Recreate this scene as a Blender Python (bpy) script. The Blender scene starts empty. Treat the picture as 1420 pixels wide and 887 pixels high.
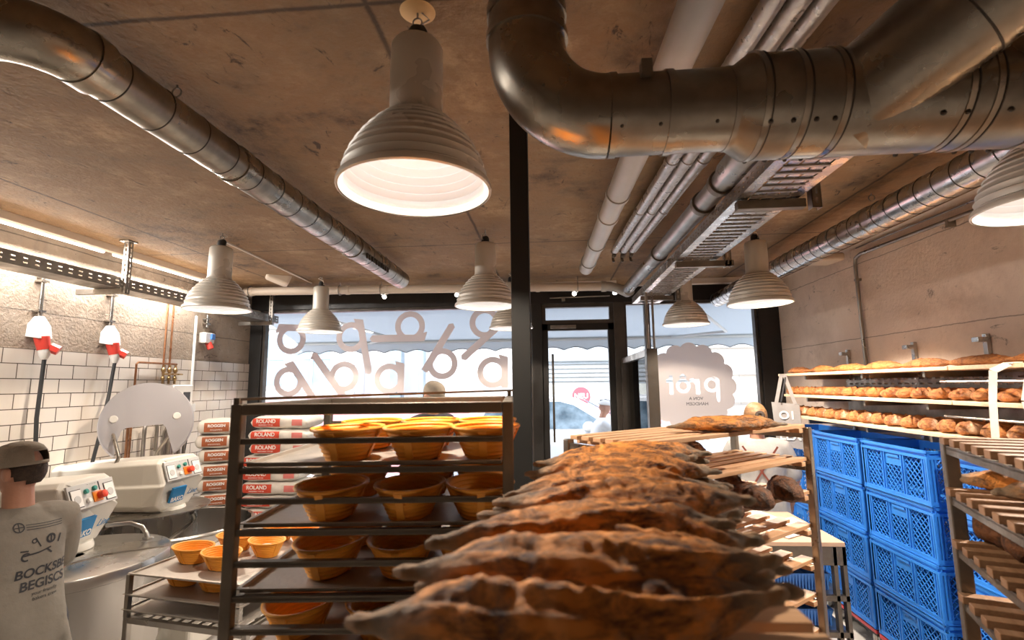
import bpy, math, random
from mathutils import Vector, Matrix, noise
PI=math.pi
random.seed(7)
SC=bpy.context.scene
COL=SC.collection
# ------------------------------------------------------------ camera model
F=690.0
YAW,PIT,ROLL=0.0773,0.1299,-0.012
CAMP=Vector((0,0,1.85))
def _axes():
    fw=Vector((-math.sin(YAW)*math.cos(PIT),math.cos(YAW)*math.cos(PIT),math.sin(PIT)))
    r0=Vector((math.cos(YAW),math.sin(YAW),0)); u0=r0.cross(fw)
    c,s=math.cos(ROLL),math.sin(ROLL)
    return c*r0+s*u0, c*u0-s*r0, fw
AR,AU,AF=_axes()
def P(px,py,X=None,Y=None,Z=None):
    d=AR*((px-710)/F)+AU*(-(py-443.5)/F)+AF
    t=(X-CAMP.x)/d.x if X is not None else (Y-CAMP.y)/d.y if Y is not None else (Z-CAMP.z)/d.z
    return CAMP+d*t
cd=bpy.data.cameras.new('camera'); cam=bpy.data.objects.new('camera',cd); COL.objects.link(cam)
cam.matrix_world=Matrix(((AR.x,AU.x,-AF.x,CAMP.x),(AR.y,AU.y,-AF.y,CAMP.y),(AR.z,AU.z,-AF.z,CAMP.z),(0,0,0,1)))
cd.sensor_width=36; cd.lens=36*F/1420; cd.clip_start=.05; cd.clip_end=200
cd.dof.use_dof=True; cd.dof.focus_distance=3.2; cd.dof.aperture_fstop=4
SC.camera=cam
SC.view_settings.view_transform='Standard'; SC.view_settings.look='None'; SC.view_settings.gamma=1
SC.view_settings.use_curve_mapping=False; SC.view_settings.exposure=0.0
# ------------------------------------------------------------ materials
MATS={}
def new_mat(name):
    m=bpy.data.materials.new(name); m.use_nodes=True; MATS[name]=m
    nt=m.node_tree; b=nt.nodes['Principled BSDF']; return m,nt,b
def N(nt,t,**kw):
    n=nt.nodes.new(t)
    for k,v in kw.items(): setattr(n,k,v)
    return n
def noise_fac(nt,scale,detail=4,rough=.55,coord='Object',stretch=None,lo=.35,hi=.65,dist=0):
    tc=N(nt,'ShaderNodeTexCoord'); n=N(nt,'ShaderNodeTexNoise')
    n.inputs['Scale'].default_value=scale; n.inputs['Detail'].default_value=detail; n.inputs['Roughness'].default_value=rough; n.inputs['Distortion'].default_value=dist
    src=tc.outputs[coord]
    if stretch:
        mp=N(nt,'ShaderNodeMapping'); mp.inputs['Scale'].default_value=stretch; nt.links.new(src,mp.inputs[0]); src=mp.outputs[0]
    nt.links.new(src,n.inputs['Vector'])
    mr=N(nt,'ShaderNodeMapRange'); mr.inputs['From Min'].default_value=lo; mr.inputs['From Max'].default_value=hi
    nt.links.new(n.outputs['Fac'],mr.inputs[0]); return mr.outputs[0], n
def mixc(nt,fac,a,b):
    m=N(nt,'ShaderNodeMix',data_type='RGBA')
    for sock,v in ((m.inputs['Factor'],fac),(m.inputs['A'],a),(m.inputs['B'],b)):
        if hasattr(v,'is_linked') or hasattr(v,'links'): nt.links.new(v,sock)
        else: sock.default_value=(*v,1) if isinstance(v,tuple) and len(v)==3 else v
    return m.outputs['Result']
def bump(nt,b,h,strength=.3,dist=.01,prev=None):
    bn=N(nt,'ShaderNodeBump'); bn.inputs['Strength'].default_value=strength; bn.inputs['Distance'].default_value=dist
    nt.links.new(h,bn.inputs['Height'])
    if prev: nt.links.new(prev,bn.inputs['Normal'])
    nt.links.new(bn.outputs[0],b.inputs['Normal']); return bn.outputs[0]
def simple(name,col,rough=.5,metal=0,var=.0,vscale=8,col2=None,bmp=0,bscale=60,stretch=None,lo=.35,hi=.65):
    m,nt,b=new_mat(name)
    b.inputs['Roughness'].default_value=rough; b.inputs['Metallic'].default_value=metal
    c2=col2 or tuple(max(0,c*(1-var)) for c in col)
    f,_=noise_fac(nt,vscale,lo=lo,hi=hi,stretch=stretch)
    nt.links.new(mixc(nt,f,col,c2),b.inputs['Base Color'])
    if metal:
        mr=N(nt,'ShaderNodeMapRange'); mr.inputs['To Min'].default_value=rough*.75; mr.inputs['To Max'].default_value=min(1,rough*1.35)
        nt.links.new(f,mr.inputs[0]); nt.links.new(mr.outputs[0],b.inputs['Roughness'])
    if bmp:
        g,_=noise_fac(nt,bscale,lo=.2,hi=.8); bump(nt,b,g,bmp,.004)
    return m
simple('steel',(.40,.37,.33),.34,1,.25,5,bmp=.1,bscale=120)
simple('dark_steel',(.23,.195,.155),.42,.75,.35,6,bmp=.15,bscale=90)
simple('bright_steel',(.55,.53,.50),.25,1,.15,4,stretch=(1,1,.2))
simple('galvanised',(.36,.32,.265),.30,1,.38,7,bmp=.02,bscale=20)
simple('galvanised_bright',(.58,.56,.53),.26,1,.25,9,bmp=.02,bscale=20)
simple('seam_dark',(.06,.05,.04),.5,.5,.2)
simple('tray_metal',(.42,.38,.33),.42,.6,col2=(.50,.45,.40),vscale=14,bmp=.2,bscale=80)
simple('pipe_grey',(.46,.43,.39),.38,0,.15,3)
simple('pipe_foil',(.60,.56,.53),.33,.65,.25,20,bmp=.5,bscale=35)
simple('black_paint',(.007,.007,.006),.8,0,.2)
simple('frame_black',(.022,.020,.018),.38,.2,.2)
simple('frame_brown',(.075,.062,.050),.4,.3,.2)
simple('lamp_shell',(.60,.56,.49),.30,.15,.06,3)
simple('lamp_inner',(.86,.86,.86),.3,0,.03,6)
simple('rubber',(.02,.02,.02),.6,0,.1)
simple('white_plastic',(.72,.70,.66),.35,0,.05)
simple('red_plastic',(.55,.05,.035),.35,0,.1)
simple('blue_plug',(.05,.17,.5),.4)
simple('copper',(.42,.20,.10),.35,.9,.3,20)
simple('brass',(.45,.30,.14),.35,.9,.3,20)
simple('blue_crate',(.035,.23,.74),.38,0,.14,5)
simple('dolly_red',(.55,.05,.06),.4,0,.1)
simple('basket',(1.0,.42,.045),.5,0,.10,12,bmp=.15,bscale=90)
simple('dough_flour',(.80,.74,.66),.9,0,.1,20,bmp=.3,bscale=60)
simple('mixer_white',(.74,.71,.64),.28,0,.04,3)
simple('panel_grey',(.58,.57,.55),.35,0,.05)
simple('ink_dark',(.03,.03,.035),.6)
simple('ink_blue',(.01,.20,.48),.45)
simple('ink_white',(.85,.83,.8),.6)
simple('button_green',(.05,.30,.24),.3)
simple('button_orange',(.75,.22,.02),.35)
simple('button_red',(.75,.06,.02),.3)
simple('sack_paper',(.74,.70,.64),.75,0,.12,14,bmp=.6,bscale=14)
simple('sack_red',(.62,.065,.03),.65,0,.15,10)
simple('sack_pink',(.75,.22,.20),.65,0,.15,10)
simple('sack_brown',(.42,.12,.045),.65,0,.15,10)
simple('kraft',(.52,.38,.25),.8,0,.2,10,bmp=.5,bscale=14)
simple('cloth_grey',(.25,.225,.19),.9,0,.1,10,bmp=.5,bscale=22)
simple('cloth_light',(.34,.33,.32),.9,0,.1,10,bmp=.5,bscale=22)
simple('cloth_cap',(.30,.255,.20),.9,0,.1,30,bmp=.4,bscale=150)
simple('cloth_dark',(.05,.05,.06),.9,0,.2,10)
simple('tote_cream',(.72,.66,.57),.9,0,.08,12,bmp=.4,bscale=40)
simple('tote_grey',(.33,.31,.30),.9,0,.08,12,bmp=.4,bscale=40)
simple('strap_red',(.16,.035,.02),.7)
simple('skin',(.52,.26,.17),.5,0,.18,7,bmp=.15,bscale=90)
simple('hair_dark',(.055,.032,.02),.7,0,.5,60,bmp=.8,bscale=140)
simple('hair_blond',(.34,.18,.08),.55,0,.5,14,stretch=(1,1,6),bmp=.8,bscale=60)
simple('sheet_white',(.80,.77,.74),.6,0,.06)
simple('card_wood',(.60,.40,.28),.6,0,.15,4,stretch=(1,8,1))
simple('canvas_edge',(.10,.10,.11),.8)
simple('car_white',(.82,.83,.85),.25,0,.02)
simple('car_glass',(.06,.09,.12),.08,0,.6,3,col2=(.25,.33,.40))
simple('street',(.62,.62,.63),.8,0,.15,2)
simple('render_cream',(.86,.84,.82),.8,0,.06,2)
simple('shutter',(.42,.45,.48),.6,0,.1)
simple('window_blue',(.30,.40,.48),.15,0,.2,2)
simple('hoarding_pink',(.86,.42,.44),.6,0,.2,3)
simple('hoarding_pale',(.82,.84,.76),.6,0,.1,3)
simple('roundel_red',(.80,.10,.13),.6)
simple('ceiling_plate',(.75,.47,.2),.6)
simple('beige_plastic',(.62,.52,.42),.5)
simple('bracket_steel',(.36,.33,.29),.38,.9,.25,10)
# wood
def wood(name,a,b2):
    m,nt,b=new_mat(name); b.inputs['Roughness'].default_value=.55
    f,n=noise_fac(nt,9,6,.6,stretch=(1,9,9),lo=.3,hi=.7); nt.links.new(mixc(nt,f,a,b2),b.inputs['Base Color']); bump(nt,b,f,.15,.002)
wood('slat_wood',(.66,.41,.24),(.50,.28,.14))
wood('slat_wood_dark',(.34,.19,.10),(.22,.11,.05))
wood('shelf_wood',(.82,.62,.42),(.70,.50,.32))
# bread
def bread(name,dark,mid,flour,flo=.52,fhi=.66,mlo=.40,mhi=.58,tips=True,fs=9):
    m,nt,b=new_mat(name); b.inputs['Roughness'].default_value=.62
    f1,_=noise_fac(nt,30,8,.75,lo=mlo,hi=mhi,dist=.6,stretch=(.6,1.3,1.3))
    c=mixc(nt,f1,dark,mid)
    f2,_=noise_fac(nt,fs,6,.6,lo=flo,hi=fhi,stretch=(.7,1.4,1))
    fac=f2
    if tips:
        tc=N(nt,'ShaderNodeTexCoord'); sx=N(nt,'ShaderNodeSeparateXYZ'); nt.links.new(tc.outputs['Object'],sx.inputs[0])
        ab=N(nt,'ShaderNodeMath',operation='ABSOLUTE'); nt.links.new(sx.outputs[0],ab.inputs[0])
        mr=N(nt,'ShaderNodeMapRange'); mr.inputs['From Min'].default_value=.115; mr.inputs['From Max'].default_value=.165; mr.inputs['To Max'].default_value=.80
        nt.links.new(ab.outputs[0],mr.inputs[0])
        mx=N(nt,'ShaderNodeMath',operation='MAXIMUM'); nt.links.new(f2,mx.inputs[0]); nt.links.new(mr.outputs[0],mx.inputs[1]); fac=mx.outputs[0]
    nt.links.new(mixc(nt,fac,c,flour),b.inputs['Base Color'])
    g,_=noise_fac(nt,45,8,.7,lo=.25,hi=.75,dist=.4); n1=bump(nt,b,g,.7,.006)
    bump(nt,b,f1,.5,.008,n1)
bread('bread_long',(.075,.022,.006),(.80,.30,.050),(.27,.20,.125),.58,.70,.40,.56,fs=12)
bread('bread_dark',(.035,.014,.006),(.20,.07,.02),(.30,.19,.12),.60,.75,tips=False)
bread('bread_light',(.24,.07,.018),(.60,.25,.075),(.72,.50,.33),.54,.66,.40,.58,tips=False)
bread('bread_baguette',(.24,.065,.014),(.58,.22,.055),(.66,.40,.22),.55,.75,tips=False)
# concrete
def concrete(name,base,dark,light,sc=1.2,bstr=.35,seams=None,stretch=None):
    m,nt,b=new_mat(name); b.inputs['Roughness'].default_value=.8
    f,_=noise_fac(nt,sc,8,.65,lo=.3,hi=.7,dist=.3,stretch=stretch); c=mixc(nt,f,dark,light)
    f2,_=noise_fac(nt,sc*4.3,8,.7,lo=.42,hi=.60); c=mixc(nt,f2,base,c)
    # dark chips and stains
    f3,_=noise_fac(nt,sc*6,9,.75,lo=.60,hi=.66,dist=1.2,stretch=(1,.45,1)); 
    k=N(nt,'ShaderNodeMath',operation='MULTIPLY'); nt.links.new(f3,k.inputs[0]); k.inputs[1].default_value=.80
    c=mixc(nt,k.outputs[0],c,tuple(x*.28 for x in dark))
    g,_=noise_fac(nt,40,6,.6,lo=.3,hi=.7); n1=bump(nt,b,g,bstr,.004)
    h=f3
    if seams:
        tc=N(nt,'ShaderNodeTexCoord'); sx=N(nt,'ShaderNodeSeparateXYZ'); nt.links.new(tc.outputs['Object'],sx.inputs[0])
        tot=None
        wob,_=noise_fac(nt,3,6,.7,lo=0,hi=1)
        for ax,per,off,wd in seams:
            a=N(nt,'ShaderNodeMath',operation='ADD'); nt.links.new(sx.outputs[ax],a.inputs[0]); a.inputs[1].default_value=off
            w2=N(nt,'ShaderNodeMath',operation='MULTIPLY_ADD'); nt.links.new(wob,w2.inputs[0]); w2.inputs[1].default_value=.03; nt.links.new(a.outputs[0],w2.inputs[2])
            p=N(nt,'ShaderNodeMath',operation='PINGPONG'); nt.links.new(w2.outputs[0],p.inputs[0]); p.inputs[1].default_value=per/2
            mr=N(nt,'ShaderNodeMapRange'); mr.inputs['From Min'].default_value=wd; mr.inputs['From Max'].default_value=wd*.3; nt.links.new(p.outputs[0],mr.inputs[0])
            if tot is None: tot=mr.outputs[0]
            else:
                mx=N(nt,'ShaderNodeMath',operation='MAXIMUM'); nt.links.new(tot,mx.inputs[0]); nt.links.new(mr.outputs[0],mx.inputs[1]); tot=mx.outputs[0]
        s2=N(nt,'ShaderNodeMath',operation='MULTIPLY'); nt.links.new(tot,s2.inputs[0]); s2.inputs[1].default_value=.72
        c=mixc(nt,s2.outputs[0],c,tuple(x*.3 for x in dark))
        bump(nt,b,tot,-.4,.01,n1)
    nt.links.new(c,b.inputs['Base Color'])
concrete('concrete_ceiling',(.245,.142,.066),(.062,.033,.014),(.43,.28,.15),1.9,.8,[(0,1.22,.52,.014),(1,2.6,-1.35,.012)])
concrete('concrete_left',(.31,.24,.18),(.15,.11,.08),(.47,.39,.31),2.4,.9,[(2,.52,-.35,.006)])
concrete('concrete_right',(.76,.61,.50),(.60,.45,.35),(.86,.72,.62),1.1,.5,[(2,.62,-.36,.005)])
concrete('concrete_floor',(.60,.57,.54),(.50,.48,.45),(.68,.65,.62),1.1,.15)
def tiles():
    m,nt,b=new_mat('metro_tile')
    tc=N(nt,'ShaderNodeTexCoord'); sx=N(nt,'ShaderNodeSeparateXYZ'); nt.links.new(tc.outputs['Object'],sx.inputs[0])
    cb=N(nt,'ShaderNodeCombineXYZ'); nt.links.new(sx.outputs[1],cb.inputs[0])
    ad=N(nt,'ShaderNodeMath',operation='ADD'); ad.inputs[1].default_value=-.045+.0005; nt.links.new(sx.outputs[2],ad.inputs[0]); nt.links.new(ad.outputs[0],cb.inputs[1])
    br=N(nt,'ShaderNodeTexBrick'); nt.links.new(cb.outputs[0],br.inputs['Vector'])
    br.inputs['Scale'].default_value=1; br.inputs['Brick Width'].default_value=.205; br.inputs['Row Height'].default_value=.105
    br.inputs['Mortar Size'].default_value=.0035; br.inputs['Mortar Smooth'].default_value=.1
    br.inputs['Color1'].default_value=(.66,.60,.53,1); br.inputs['Color2'].default_value=(.61,.55,.48,1); br.inputs['Mortar'].default_value=(.045,.030,.02,1)
    f,_=noise_fac(nt,1.1,5,.6,stretch=(1,3,.6),lo=.45,hi=.7)
    w=N(nt,'ShaderNodeMath',operation='MULTIPLY'); nt.links.new(f,w.inputs[0]); w.inputs[1].default_value=.35
    mx=mixc(nt,w.outputs[0],br.outputs['Color'],(.45,.34,.24)); nt.links.new(mx,b.inputs['Base Color'])
    mr=N(nt,'ShaderNodeMapRange'); mr.inputs['To Min'].default_value=.12; mr.inputs['To Max'].default_value=.8; nt.links.new(br.outputs['Fac'],mr.inputs[0]); nt.links.new(mr.outputs[0],b.inputs['Roughness'])
    br2=N(nt,'ShaderNodeTexBrick'); nt.links.new(cb.outputs[0],br2.inputs['Vector'])
    for k,v in (('Scale',1),('Brick Width',.205),('Row Height',.105),('Mortar Size',.014),('Mortar Smooth',1)): br2.inputs[k].default_value=v
    bump(nt,b,br2.outputs['Fac'],-.8,.006)
tiles()
def bricks():
    m,nt,b=new_mat('pale_brick'); tc=N(nt,'ShaderNodeTexCoord'); mp=N(nt,'ShaderNodeMapping'); mp.inputs['Rotation'].default_value=(PI/2,0,0)
    nt.links.new(tc.outputs['Object'],mp.inputs[0]); br=N(nt,'ShaderNodeTexBrick'); nt.links.new(mp.outputs[0],br.inputs['Vector'])
    for k,v in (('Scale',1),('Brick Width',.5),('Row Height',.16),('Mortar Size',.012)): br.inputs[k].default_value=v
    br.inputs['Color1'].default_value=(.82,.76,.70,1); br.inputs['Color2'].default_value=(.74,.64,.56,1); br.inputs['Mortar'].default_value=(.6,.56,.52,1)
    nt.links.new(br.outputs['Color'],b.inputs['Base Color']); b.inputs['Roughness'].default_value=.8
bricks()
def glassm(name,tint,gl=.06,fac_gloss=None):
    m=bpy.data.materials.new(name); m.use_nodes=True; MATS[name]=m; nt=m.node_tree; nt.nodes.clear()
    o=N(nt,'ShaderNodeOutputMaterial'); t=N(nt,'ShaderNodeBsdfTransparent'); t.inputs[0].default_value=(*tint,1)
    g=N(nt,'ShaderNodeBsdfGlossy'); g.inputs['Roughness'].default_value=.02; mx=N(nt,'ShaderNodeMixShader'); fr=N(nt,'ShaderNodeFresnel'); fr.inputs[0].default_value=1.3
    nt.links.new(fr.outputs[0],mx.inputs[0]); nt.links.new(t.outputs[0],mx.inputs[1]); nt.links.new(g.outputs[0],mx.inputs[2]); nt.links.new(mx.outputs[0],o.inputs[0])
glassm('pane_glass',(.97,.985,.99))
def frosted(name,col,trans,rough=.5,clear=0):
    m=bpy.data.materials.new(name); m.use_nodes=True; MATS[name]=m; nt=m.node_tree; nt.nodes.clear()
    o=N(nt,'ShaderNodeOutputMaterial'); d=N(nt,'ShaderNodeBsdfDiffuse'); d.inputs[0].default_value=(*col,1)
    t=N(nt,'ShaderNodeBsdfTranslucent'); t.inputs[0].default_value=(*col,1); mx=N(nt,'ShaderNodeMixShader'); mx.inputs[0].default_value=trans
    nt.links.new(d.outputs[0],mx.inputs[1]); nt.links.new(t.outputs[0],mx.inputs[2]); out=mx.outputs[0]
    if clear:
        c=N(nt,'ShaderNodeBsdfTransparent'); c.inputs[0].default_value=(.92,.92,.95,1); m2=N(nt,'ShaderNodeMixShader'); m2.inputs[0].default_value=clear
        nt.links.new(out,m2.inputs[1]); nt.links.new(c.outputs[0],m2.inputs[2])
        g=N(nt,'ShaderNodeBsdfGlossy'); g.inputs['Roughness'].default_value=.15; m3=N(nt,'ShaderNodeMixShader'); m3.inputs[0].default_value=.06
        nt.links.new(m2.outputs[0],m3.inputs[1]); nt.links.new(g.outputs[0],m3.inputs[2]); out=m3.outputs[0]
    nt.links.new(out,o.inputs[0])
frosted('frosted_film',(.86,.80,.77),.64)
frosted('awning_canvas',(.63,.66,.69),.5)
frosted('guard_plastic',(.62,.61,.63),.5,clear=.28)
def emit(name,col,s):
    m=bpy.data.materials.new(name); m.use_nodes=True; MATS[name]=m; b=m.node_tree.nodes['Principled BSDF']
    b.inputs['Base Color'].default_value=(*col,1); b.inputs['Emission Color'].default_value=(*col,1); b.inputs['Emission Strength'].default_value=s
emit('bulb_glow',(1,.9,.78),2.2); emit('tube_glow',(1,.95,.88),5); emit('led_glow',(1,.95,.88),20)
# ------------------------------------------------------------ mesh builder
class MB:
    def __init__(s): s.v=[];s.f=[];s.m=[];s.mi=0;s.M=Matrix.Identity(4)
    def add(s,vs,fs):
        b=len(s.v); s.v+= [tuple(s.M@Vector(v)) for v in vs]; s.f+=[tuple(i+b for i in f) for f in fs]; s.m+=[s.mi]*len(fs); return s
    def box(s,x0,x1,y0,y1,z0,z1):
        v=[(x,y,z) for x in (x0,x1) for y in (y0,y1) for z in (z0,z1)]
        return s.add(v,[(0,1,3,2),(4,6,7,5),(0,4,5,1),(2,3,7,6),(0,2,6,4),(1,5,7,3)])
    def bar(s,a,b,w,h,up=(0,0,1)):
        a=Vector(a);b=Vector(b);d=(b-a).normalized();u=Vector(up)
        if abs(d.dot(u))>.98:u=Vector((1,0,0))
        r=d.cross(u).normalized();u=r.cross(d)
        v=[tuple(p+r*(i*w/2)+u*(j*h/2)) for p in (a,b) for i,j in ((-1,-1),(1,-1),(1,1),(-1,1))]
        return s.add(v,[(0,1,2,3),(7,6,5,4),(0,4,5,1),(1,5,6,2),(2,6,7,3),(3,7,4,0)])
    def tube(s,pts,r,n=12,cap=True):
        pts=[Vector(p) for p in pts]; rs=r if isinstance(r,(list,tuple)) else [r]*len(pts)
        vs=[];fs=[];pu=None
        for i,p in enumerate(pts):
            d=(pts[min(i+1,len(pts)-1)]-pts[max(i-1,0)])
            d=d.normalized() if d.length>1e-9 else Vector((0,0,1))
            if pu is None: pu=Vector((0,0,1)) if abs(d.z)<.9 else Vector((1,0,0))
            a=(pu-d*pu.dot(d)).normalized(); pu=a; c=d.cross(a)
            for k in range(n): t=2*PI*k/n; vs.append(tuple(p+a*(rs[i]*math.cos(t))+c*(rs[i]*math.sin(t))))
        for i in range(len(pts)-1):
            for k in range(n): fs.append((i*n+k,i*n+(k+1)%n,(i+1)*n+(k+1)%n,(i+1)*n+k))
        if cap: fs.append(tuple(range(n))[::-1]); fs.append(tuple((len(pts)-1)*n+k for k in range(n)))
        return s.add(vs,fs)
    def lathe(s,prof,n=32,c=(0,0,0),sx=1,sy=1,cap=False):
        vs=[(c[0]+r*sx*math.cos(2*PI*k/n),c[1]+r*sy*math.sin(2*PI*k/n),c[2]+z) for r,z in prof for k in range(n)]
        fs=[(i*n+k,i*n+(k+1)%n,(i+1)*n+(k+1)%n,(i+1)*n+k) for i in range(len(prof)-1) for k in range(n)]
        if cap: fs.append(tuple(range(n))[::-1]); fs.append(tuple((len(prof)-1)*n+k for k in range(n)))
        return s.add(vs,fs)
    def prism(s,pts,a,b,axis='y'):
        n=len(pts); mk={'y':lambda p,t:(p[0],t,p[1]),'x':lambda p,t:(t,p[0],p[1]),'z':lambda p,t:(p[0],p[1],t)}[axis]
        vs=[mk(p,a) for p in pts]+[mk(p,b) for p in pts]
        return s.add(vs,[tuple(range(n)),tuple(range(2*n-1,n-1,-1))]+[(i,i+n,(i+1)%n+n,(i+1)%n) for i in range(n)])
    def loft(s,rings,cap=True):
        n=len(rings[0]); vs=[p for r in rings for p in r]
        fs=[(i*n+k,i*n+(k+1)%n,(i+1)*n+(k+1)%n,(i+1)*n+k) for i in range(len(rings)-1) for k in range(n)]
        if cap: fs.append(tuple(range(n))[::-1]); fs.append(tuple((len(rings)-1)*n+k for k in range(n)))
        return s.add(vs,fs)
    def ball(s,c,rx,ry=None,rz=None,n=16):
        ry=ry or rx; rz=rz or rx; h=n//2
        prof=[(math.sin(PI*i/h)*1.0,-math.cos(PI*i/h)) for i in range(h+1)]; prof[0]=(.001,-1);prof[-1]=(.001,1)
        vs=[(c[0]+r*rx*math.cos(2*PI*k/n),c[1]+r*ry*math.sin(2*PI*k/n),c[2]+z*rz) for r,z in prof for k in range(n)]
        fs=[(i*n+k,i*n+(k+1)%n,(i+1)*n+(k+1)%n,(i+1)*n+k) for i in range(h) for k in range(n)]
        return s.add(vs,fs)
    def mesh(s,name,mats,smooth=False):
        me=bpy.data.meshes.new(name); me.from_pydata(s.v,[],s.f)
        for m in ([mats] if isinstance(mats,str) else mats): me.materials.append(MATS[m])
        me.polygons.foreach_set('material_index',s.m)
        me.update()
        if smooth:
            me.polygons.foreach_set('use_smooth',[True]*len(me.polygons))
            try: me.set_sharp_from_angle(angle=math.radians(40))
            except Exception: pass
        return me
    def build(s,name,mats,parent=None,smooth=False,bevel=0,seg=2,loc=None,rz=None):
        o=bpy.data.objects.new(name,s.mesh(name,mats,smooth)); COL.objects.link(o)
        if parent: o.parent=parent
        if loc is not None:o.location=loc
        if rz is not None:o.rotation_euler=(0,0,rz)
        if bevel:
            b=o.modifiers.new('bevel','BEVEL'); b.width=bevel; b.segments=seg; b.limit_method='ANGLE'; b.angle_limit=.6
        return o
def tag(o,label=None,cat=None,group=None,kind=None):
    for k,v in (('label',label),('category',cat),('group',group),('kind',kind)):
        if v: o[k]=v
    return o
def empty(name,loc=(0,0,0),rz=0,label=None,cat=None,group=None):
    o=bpy.data.objects.new(name,None); COL.objects.link(o); o.location=loc; o.rotation_euler=(0,0,rz); o.empty_display_size=.05
    return tag(o,label,cat,group)
def copy_tree(o,parent=None):
    c=o.copy(); COL.objects.link(c); c.parent=parent
    for ch in list(o.children): copy_tree(ch,c)
    return c
def dup(o,loc,rz=0,label=None,group=None,rot=None):
    c=copy_tree(o); c.location=loc; c.rotation_euler=rot or (0,0,rz)
    return tag(c,label,None,group)
class Kit:  # first placement uses the prototype itself
    def __init__(s,proto): s.p=proto; s.used=False
    def put(s,loc,rz=0,label=None,group=None,rot=None):
        if not s.used:
            s.used=True; s.p.location=loc; s.p.rotation_euler=rot or (0,0,rz); return tag(s.p,label,None,group)
        return dup(s.p,loc,rz,label,group,rot)
def struct(o): o['kind']='structure'; return o
def text(name,body,size,mat,parent,M,ext=.0006,spacing=1,shear=0,mirror=False,bold=0):
    cu=bpy.data.curves.new(name,'FONT'); cu.body=body; cu.size=size; cu.extrude=ext; cu.align_x='CENTER'; cu.align_y='CENTER'; cu.space_character=spacing; cu.shear=shear; cu.offset=bold
    to=bpy.data.objects.new(name,cu); COL.objects.link(to)
    dg=bpy.context.evaluated_depsgraph_get(); me=bpy.data.meshes.new_from_object(to.evaluated_get(dg)); 
    bpy.data.objects.remove(to)
    me.transform(M if not mirror else M@Matrix.Scale(-1,4,(1,0,0))); me.materials.clear(); me.materials.append(MATS[mat])
    o=bpy.data.objects.new(name,me); COL.objects.link(o)
    if parent:o.parent=parent
    return o
def frame(o,x,y,z=None):  # matrix from origin and in-plane x,y axes
    x=Vector(x).normalized(); y=Vector(y); y=(y-x*y.dot(x)).normalized(); z=x.cross(y)
    return Matrix(((x.x,y.x,z.x,o[0]),(x.y,y.y,z.y,o[1]),(x.z,y.z,z.z,o[2]),(0,0,0,1)))
def arc(c,r,a0,a1,n,ax,ay):
    c=Vector(c);ax=Vector(ax);ay=Vector(ay)
    return [c+ax*(r*math.cos(a0+(a1-a0)*i/n))+ay*(r*math.sin(a0+(a1-a0)*i/n)) for i in range(n+1)]
ORD=['first','second','third','fourth','fifth','sixth','seventh','eighth','ninth','tenth','eleventh','twelfth','thirteenth','fourteenth','fifteenth','sixteenth','seventeenth','eighteenth','nineteenth','twentieth']
# ============================================================ SETTING
XL,XR,YB,YF,ZC=-3.7,2.6,5.9,-3.6,3.0
m=MB(); m.box(XL-.3,XR+.3,YF-.3,YB+.02,-.12,0); struct(m.build('floor','concrete_floor'))
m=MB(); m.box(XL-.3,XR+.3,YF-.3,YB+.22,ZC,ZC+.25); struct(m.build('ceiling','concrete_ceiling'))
m=MB(); m.box(XL-.25,XL,YF,YB+.2,0,ZC); m.mi=1; m.box(XL,XL+.014,YF,YB-.06,0,2.145); struct(m.build('wall_left',['concrete_left','metro_tile']))
m=MB(); m.box(XR,XR+.25,YF,YB+.2,0,ZC); struct(m.build('wall_right','concrete_right'))
m=MB(); m.box(XL-.25,XR+.25,YF-.25,YF,0,ZC); struct(m.build('wall_front','concrete_left'))
# facade
m=MB(); m.box(XL,XR,YB-.06,YB+.10,2.80,ZC); struct(m.build('trim_1','frame_black',bevel=.004))
m=MB(); m.box(XL,XR,YB-.03,YB+.10,0,.42); struct(m.build('wall_back','frame_black'))
m=MB(); m.box(XL,XL+.15,YB-.06,YB+.08,.42,2.8); struct(m.build('trim_2','frame_black',bevel=.004))
def window(name,x0,x1,z0,z1,fw=.03,y=YB):
    f=MB(); f.box(x0,x0+fw,y-.03,y+.05,z0,z1); f.box(x1-fw,x1,y-.03,y+.05,z0,z1); f.box(x0+fw,x1-fw,y-.03,y+.05,z1-fw,z1); f.box(x0+fw,x1-fw,y-.03,y+.05,z0,z0+fw)
    o=struct(f.build(name,'frame_brown'))
    g=MB(); g.box(x0+fw-.004,x1-fw+.004,y+.005,y+.013,z0+fw-.004,z1-fw+.004); g.build('pane','pane_glass',o); return o
window('window_1',XL+.15,-.22,.42,2.80)
m=MB(); m.box(-.22,-.10,YB-.07,YB+.08,0,2.80); struct(m.build('trim_3','frame_black',bevel=.004))
window('window_2',-.10,.74,2.56,2.80,.045)
m=MB(); m.box(.74,.86,YB-.07,YB+.08,0,2.80); struct(m.build('trim_4','frame_brown',bevel=.004))
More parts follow.
